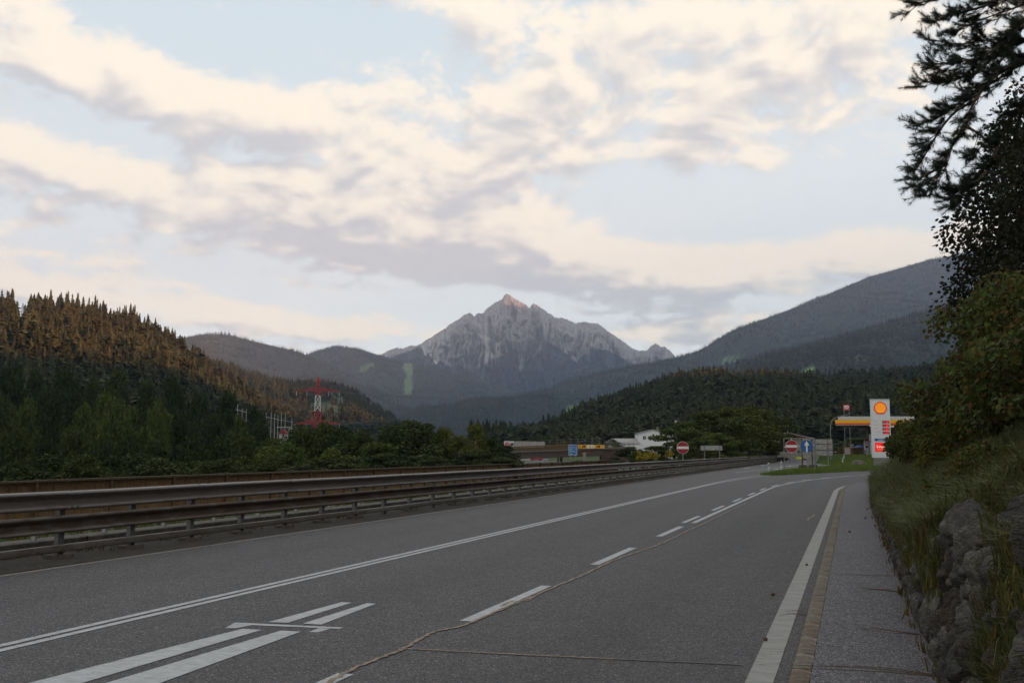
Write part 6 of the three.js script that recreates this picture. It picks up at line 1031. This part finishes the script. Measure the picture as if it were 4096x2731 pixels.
  const so = thing('motorway_sign', 'blue motorway distance sign hanging before the bridge girder', 'sign', V(c.x, -1.5, -D2)); const y = c.y + 1.5; mesh('panel', bevel(8.6 * kk, 10.4 * kk, 0.12, 0.04, 0, y, 0), alu, so); mesh('print', new THREE.PlaneGeometry(8.4 * kk, 10.2 * kk), std({ map: st, roughness: 0.5 }), so).position.set(0, y, 0.065); for (const x of [-0.7, 0.7]) mesh('post', postTo(x, -0.2, y, 0.09, -0.1), galvMat, so);
  // lorry crossing the bridge
  const Dl = 304, kl = Dl / F, yl = top(520) + 0.02, l = thing('lorry', 'white lorry with a red ring and grey panelled trailers on the bridge', 'lorry', V(0, 0, -Dl)), Xl = (px) => ray(px, 446)[0] * Dl, yt = at(515, 440.5, Dl).y;
  mesh('body', bevel(Xl(514.2) - Xl(504), yt - yl - 0.5, 2.4, 0.06, (Xl(504) + Xl(514.2)) / 2, (yt + yl + 0.5) / 2, 0), white, l);
  const ring = new THREE.TorusGeometry(0.52, 0.2, 8, 24); mesh('red_ring', ring, std({ color: C(0.55, 0.02, 0.015), roughness: 0.5 }), l).position.set(Xl(507.4), at(508, 444.2, Dl).y, 1.2);
  mesh('window', box(3.3 * kl, 2.6 * kl, 0.04, Xl(512), at(508, 443.8, Dl).y, 1.22), glassDark, l);
  for (let i = 0; i < 4; i++) { const a = Xl(514.6 + i * 7.6), b = Xl(514.6 + i * 7.6 + 7.3), t = mesh('trailer_box', bevel(b - a, yt - yl - 0.9 - i * 0.05, 2.4, 0.04, (a + b) / 2, (yt + yl + 0.75 - i * 0.05) / 2, 0), std({ map: mottle, color: C(0.46, 0.44, 0.41) }), l); for (let j = 1; j < 4; j++) mesh('rib', box(0.07, yt - yl - 1.0, 0.05, lerp(a, b, j / 4), (yt + yl + 0.75) / 2, 1.22), offWhite, t); }
  for (const px of [506, 511, 519, 526, 534, 541]) mesh('wheel', plain(new THREE.CylinderGeometry(0.48, 0.48, 0.3, 18).rotateX(Math.PI / 2).translate(Xl(px), yl + 0.48, 1.05)), black, l);
  // small signs and a red car on the motorway beyond
  const car = thing('car', 'red car passing on the motorway beneath the bridge', 'car', V(ray(536.5, 460)[0] * 345, -1.36, -345)); const s2 = new THREE.Shape([[-2.1, 0.3], [2.1, 0.3], [2.15, 0.7], [1.3, 0.85], [0.75, 1.35], [-0.9, 1.38], [-1.6, 0.9], [-2.15, 0.75]].map((p) => new THREE.Vector2(...p))); const cg = new THREE.ExtrudeGeometry(s2, { depth: 1.6, bevelEnabled: true, bevelSize: 0.06, bevelThickness: 0.06, bevelSegments: 2 }); cg.translate(0, 0, -0.8); mesh('body', cg, std({ color: C(0.35, 0.03, 0.03), roughness: 0.3 }), car); for (const x of [-1.35, 1.3]) for (const z of [-0.85, 0.85]) mesh('wheel', plain(new THREE.CylinderGeometry(0.32, 0.32, 0.22, 16).rotateX(Math.PI / 2).translate(x, 0.32, z)), black, car); mesh('window', box(1.4, 0.32, 1.74, -0.1, 1.1, 0), glassDark, car);
  const yd = thing('yield_sign', 'small give way triangle beyond the bridge opening', 'sign', V(ray(544.8, 458)[0] * 350, -1.4, -350)); const tri = new THREE.Shape([[-0.8, 0.7], [0.8, 0.7], [0, -0.7]].map((p) => new THREE.Vector2(...p))); mesh('plate', new THREE.ExtrudeGeometry(tri, { depth: 0.05, bevelEnabled: false }).translate(0, 1.9, 0), red, yd); const ti = new THREE.Shape([[-0.45, 0.5], [0.45, 0.5], [0, -0.3]].map((p) => new THREE.Vector2(...p))); mesh('white_field', new THREE.ExtrudeGeometry(ti, { depth: 0.02, bevelEnabled: false }).translate(0, 1.9, 0.055), signWhite, yd); mesh('post', postTo(0, 0, 1.6, 0.05), galvMat, yd);
  const gs = thing('gantry_sign', 'pale sign panels by the motorway beyond the bridge', 'sign', V(ray(534, 458)[0] * 360, -1.4, -360)); for (const [x, yy, ww, hh, m] of [[-2.2, 2.3, 1.4, 0.5, alu], [0.1, 2.2, 1.0, 1.1, signWhite], [5.4, 2.5, 1.0, 2.0, alu]]) { mesh('panel', box(ww, hh, 0.08, x, yy, 0), m, gs); mesh('post', postTo(x, 0, yy, 0.06, -0.06), galvMat, gs); }
}

// ------------------------------------------------------------------ pylons, poles, far houses
const lattice = (o, h, w0, w1, mats, bays, r, names = 'leg') => {
  const at4 = (y) => { const w = lerp(w0, w1, y / h) / 2; return [V(-w, y, -w), V(w, y, -w), V(w, y, w), V(-w, y, w)]; };
  for (let b = 0; b < bays; b++) {
    const y0 = h * b / bays, y1 = h * (b + 1) / bays, A = at4(y0), B = at4(y1), m = mats((y0 + y1) / 2), parts = [];
    for (let i = 0; i < 4; i++) { const j = (i + 1) % 4; parts.push(bar(A[i], B[i], r * 1.4, 4), bar(A[i], B[j], r, 4), bar(A[j], B[i], r * 0.8, 4), bar(B[i], B[j], r * 0.8, 4)); }
    mesh('lattice_section', join(parts), m, o);
  }
};
const crossArm = (o, y, span, w, hgt, m, r) => { for (const s of [-1, 1]) { const tip = V(s * span, y, 0), P = []; for (const z of [-w / 2, w / 2]) { P.push(bar(V(s * w / 2, y, z), tip, r, 4), bar(V(s * w / 2, y + hgt, z), tip, r, 4)); for (let k = 1; k < 6; k++) { const f = k / 6, x = lerp(w / 2, span, f), z2 = z * (1 - f); P.push(bar(V(s * x, y, z2), V(s * x, y + hgt * (1 - f), z2), r * 0.7, 4), bar(V(s * lerp(w / 2, span, f - 1 / 6), y, z * (1 - f + 1 / 6)), V(s * x, y + hgt * (1 - f), z2), r * 0.7, 4)); } } mesh('cross_arm', join(P), m, o); for (const f of [0.5, 0.98]) mesh('insulator', bar(V(s * span * f, y - 0.1, 0), V(s * span * f, y - 2.6, 0), 0.14, 6), std({ color: C(0.5, 0.48, 0.44), roughness: 0.4 }), o); } };
{
  const D = 560, k = D / F, y0 = -24, top = at(318.2, 376.6, D), o = thing('power_pylon', 'red and white lattice power pylon with wide arms', 'pylon', V(top.x, y0, -D), 0.12), Y = (py) => at(318, py, D).y - y0, pr = std({ color: C(0.42, 0.02, 0.03), roughness: 0.6 }), pw = std({ color: C(0.62, 0.62, 0.6), roughness: 0.6 });
  const hb = Y(387.3); lattice(o, hb, 6.5, 2.2, (y) => (y > Y(394) || y < Y(412) ? pr : pw), 14, 0.11);
  const cap = []; const wb = 1.1, yt = Y(376.8); for (const [x, z] of [[-1, -1], [1, -1], [1, 1], [-1, 1]]) cap.push(bar(V(x * wb, hb, z * wb), V(x * 0.35, yt, z * 0.35), 0.16, 4)); for (let j = 1; j < 4; j++) { const w = lerp(wb, 0.35, j / 4), y = lerp(hb, yt, j / 4); cap.push(bar(V(-w, y, w), V(w, y, w), 0.12, 4), bar(V(-w, y, w), V(w, lerp(hb, yt, (j + 1) / 4), w), 0.1, 4)); } cap.push(box(0.9, 0.3, 0.9, 0, yt, 0)); mesh('peak', join(cap), pr, o);
  crossArm(o, Y(390.6), 21.5 * k, 2.4, 2.0, pr, 0.10); crossArm(o, Y(423.4), 22.3 * k, 4.6, 2.2, pr, 0.10);
  const wm = std({ color: C(0.05, 0.05, 0.055), roughness: 0.7 });
  const wires = [[[339, 391.4, 556], [420, 398, 800], [500, 402.5, 1100], [560, 405, 1500]], [[296, 390.5, 562], [420, 396.5, 820], [500, 400.5, 1120], [570, 403, 1500]], [[340, 424, 556], [420, 418, 800], [500, 413.5, 1100], [600, 410, 1500]], [[328, 424, 556], [420, 416, 800], [510, 411, 1100], [610, 408, 1500]]];
  wires.forEach((w, i) => single('power_line', tube(w.map(([x, y, d]) => at(x, y, d)), 0.10, 0.12, 4, 8), wm, ['upper power line from the right arm of the red pylon', 'upper power line from the left arm of the red pylon', 'lower power line from the right arm tip of the red pylon', 'lower power line from mid arm of the red pylon'][i], 'power line'));
}
{
  for (const [px, top, bot, D, label] of [[22.2, 303, 319, 815, 'grey lattice pylon on the skyline gap of the left hill'], [26.9, 338, 363, 640, 'lower grey lattice pylon on the slope of the left hill']]) { const a = at(px, top, D), b = at(px, bot, D), o = thing('power_pylon', label, 'pylon', V(b.x, b.y - 8, -D), 0.5), h = a.y - b.y + 8; lattice(o, h, 3, 0.7, () => galvMat, 9, 0.09); crossArm(o, h * 0.82, 3.4, 0.9, 0.7, galvMat, 0.09); crossArm(o, h * 0.66, 4.2, 1.1, 0.8, galvMat, 0.09); }
  const poles = [[345, 260, 820], [468, 290, 840], [583, 535, 870], [692, 555, 865], [1066, 670, 800], [1210, 650, 920], [1340, 630, 1065], [1430, 680, 900], [1518, 710, 1040], [1608, 635, 1110], [1708, 650, 1190], [1880, 800, 1190], [230, 360, 540], [325, 520, 820], [450, 560, 820]];
  const nth = ['first', 'second', 'third', 'fourth', 'fifth', 'sixth', 'seventh', 'eighth', 'ninth', 'tenth', 'eleventh', 'twelfth'], pm = std({ color: C(0.34, 0.33, 0.32), roughness: 0.6 }), D = 430;
  const P = (x, y, d = D) => at((880 + x / 6.533) / 4, (1550 + y / 6.533) / 4, d);
  poles.forEach(([x, a, b], i) => { const t = P(x, a), o = thing('steel_pole', i < 12 ? nth[i] + ' grey steel pole from the left above the trees by the red pylon' : ['faint pole left of the first grey pole', 'short pole close beside the first grey pole', 'short pole close beside the second grey pole'][i - 12], 'pole', V(t.x, -22, -D)); const h = t.y + 22; mesh('shaft', bar(V(0, 0, 0), V(0, h, 0), 0.19, 8, i > 11 ? 0.09 : 0.11), pm, o); mesh('tip', postTo(0, h, h + 0.5, 0.05), galvDark, o); });
  single('busbar', join(bar(P(1480, 1025, D + 1), P(2060, 1028, D + 1), 0.2, 6), bar(P(1800, 1060, D + 1), P(1990, 1060, D + 1), 0.16, 6), bar(P(1805, 1060, D + 1), P(1805, 1190, D + 1), 0.16, 6)), pm, 'grey horizontal beam between the poles beside the red pylon', 'beam');
  single('power_line', tube([P(350, 535), P(470, 570), P(690, 635), P(1066, 728), P(1518, 820), P(1920, 890)], 0.13, 0.08, 5, 6), pm, 'pale cable sloping down along the grey poles', 'power line');
  const rb = P(1665, 1200, 425), ro = thing('red_hut', 'small red roofed hut among the trees under the grey poles', 'hut', V(rb.x, -14, -425)), hy = rb.y + 14; mesh('wall', box(3.2, hy, 3, 0, hy / 2, 0), offWhite, ro); mesh('roof', gable(4, 0.2, 1.8, 3.6).translate(0, hy, 1.8), std({ color: C(0.3, 0.06, 0.05), map: mottle }), ro);
}
const onHill = (h, px, py) => { const u = (px - h.p0) / (h.p1 - h.p0); let best = null, m = 1e9; for (let v = 0.02; v <= 1; v += 0.005) { const p = h.place(u, v), q = see(p), e = Math.abs(q[1] - py) + Math.abs(q[0] - px) * 0.2; if (e < m) { m = e; best = p; } } return best; };
const smallHouse = (name, label, p, w, h, rise, d, roofC, turn, wall = white) => { const o = thing(name, label, 'house', V(p.x, p.y - 1, p.z), turn); mesh('wall', gable(w, h + 1, rise, d), wall, o); mesh('roof', join(slab([-w / 2 - 0.4, h + 0.75], [0, h + 1 + rise], d + 0.8, 0.25, 0.4), slab([0, h + 1 + rise], [w / 2 + 0.4, h + 0.75], d + 0.8, 0.25, 0.4)), std({ map: mottle, color: C(...roofC), roughness: 0.9 }), o); for (const x of [-w * 0.22, w * 0.22]) for (const y of [h * 0.35, h * 0.75]) windowIn(o, x, y + 1, w * 0.12, h * 0.16, 0.03, woodGrey); return o; };
{
  const a = onHill(L2, 368, 441); smallHouse('far_house', 'far white gabled house in a gap of the tree row', V(a.x, a.y, a.z), a.z / -1010 * 6.4, 4.2 * a.z / -1010 * 1.0, 2.4 * a.z / -1010, 12, [0.10, 0.08, 0.075], 0.1);
  const a2 = onHill(L2, 376, 440), kk = -a2.z / 1010; const o2 = thing('far_house', 'long dark roofed house beside the far white gable', 'house', V(a2.x, a2.y - 1, a2.z)); mesh('wall', box(10 * kk, 3.4 * kk, 8, 0, 1.7 * kk, 0), offWhite, o2); mesh('roof', gable(9, 0.1, 3.2 * kk, 11 * kk).rotateY(Math.PI / 2).translate(-5.5 * kk, 3.3 * kk, 0), std({ map: mottle, color: C(0.10, 0.08, 0.075) }), o2); mesh('chimney', box(0.9, 2.2, 0.9, 2.5 * kk, 7 * kk, 0), offWhite, o2);
  const cr = onHill(L2, 357, 438), k2 = -cr.z / 1010, co = thing('tower_crane', 'small yellow tower crane above the trees left of the far house', 'crane', cr), ym = std({ color: C(0.5, 0.27, 0.05), roughness: 0.6 }); mesh('mast', box(0.7, 7 * k2, 0.7, 0, 3.5 * k2, 0), ym, co); mesh('jib', join(bar(V(0, 6.5 * k2, 0), V(1.8 * k2, 9 * k2, 0), 0.4, 5), bar(V(0, 6.2 * k2, 0), V(-12 * k2, 6.2 * k2, 0), 0.3, 5)), ym, co); mesh('cabin', box(1.2, 1.4, 1.2, -0.8, 5.2 * k2, 0.6), white, co);
  const f1 = onHill(R1, 602, 403.5); smallHouse('farmhouse', 'tiny brown roofed farmhouse above the green meadow', V(f1.x, f1.y, f1.z), 15, 7, 5, 16, [0.12, 0.09, 0.08], 0.3, offWhite); const f2 = onHill(R1, 611.5, 402); smallHouse('farmhouse', 'tiny white farmhouse at the right end of the green meadow', V(f2.x, f2.y, f2.z), 19, 9, 4, 14, [0.45, 0.42, 0.42], -0.4);
  const f3 = onHill(R2, 880, 374); for (const [dx, w, label] of [[-14, 12, 'tiny white house left in the far hamlet'], [8, 30, 'long white building right in the far hamlet']]) smallHouse('farmhouse', label, V(f3.x + dx, f3.y, f3.z), w, 8, 3, 12, [0.3, 0.28, 0.27], 0);
  const qz = onHill(L2, 431, 437.5), qm = []; const q = rng(9); const rock = std({ map: stoneTex, bumpMap: stoneBump, bumpScale: 0.4, color: C(0.36, 0.31, 0.26), roughness: 1 }); const pg = new THREE.PlaneGeometry(20, 13, 18, 12), pp = pg.attributes.position; for (let i = 0; i < pp.count; i++) { const x = pp.getX(i), y = pp.getY(i); pp.setXYZ(i, x, y + 1.5 * N2(x * 0.2, 1) * (y > 5), -y * 0.7 + 2.2 * fbm(x * 0.12, y * 0.2, 3)); } pg.computeVertexNormals(); pg.translate(qz.x, qz.y + 4, qz.z + 8); struct('quarry', pg, rock, 'pale bare quarry face beyond the tree row', 'quarry');
}
{ // goldenrod behind the guardrail
  const ym = foliage([1, 1, 1], 0.3), r = rng(15), list = [[641, 452, 90, 'leftmost clump of yellow goldenrod behind the guardrail'], [647.6, 453.4, 90, 'second clump of yellow goldenrod behind the guardrail'], [654.5, 451.6, 88, 'third clump of yellow goldenrod behind the guardrail'], [670, 451, 86, 'yellow goldenrod clump next to the first no entry sign']];
  list.forEach(([px, py, D, label], i) => { const t = at(px, py, D), o = thing('goldenrod', label, 'plant', V(t.x, -0.2, -D)), cs2 = [], st = []; for (let k = 0; k < 12; k++) { const x = (r() - 0.5) * 0.75, z = (r() - 0.5) * 0.6, h = (t.y + 0.2) * (0.7 + 0.35 * r()); cs2.push([x, h, z, 0.13, 1.1]); st.push(bar(V(x * 0.5, 0, z * 0.5), V(x, h, z), 0.008, 4)); } mesh('stems', join(st), std({ color: C(0.05, 0.07, 0.02) }), o); mesh('flowers', leaves(r, cs2, 420, 0.07, [[0.5, 0.32, 0.02], [0.42, 0.26, 0.02], [0.12, 0.13, 0.02]]), ym, o); });
}

renderer.render(scene, camera);
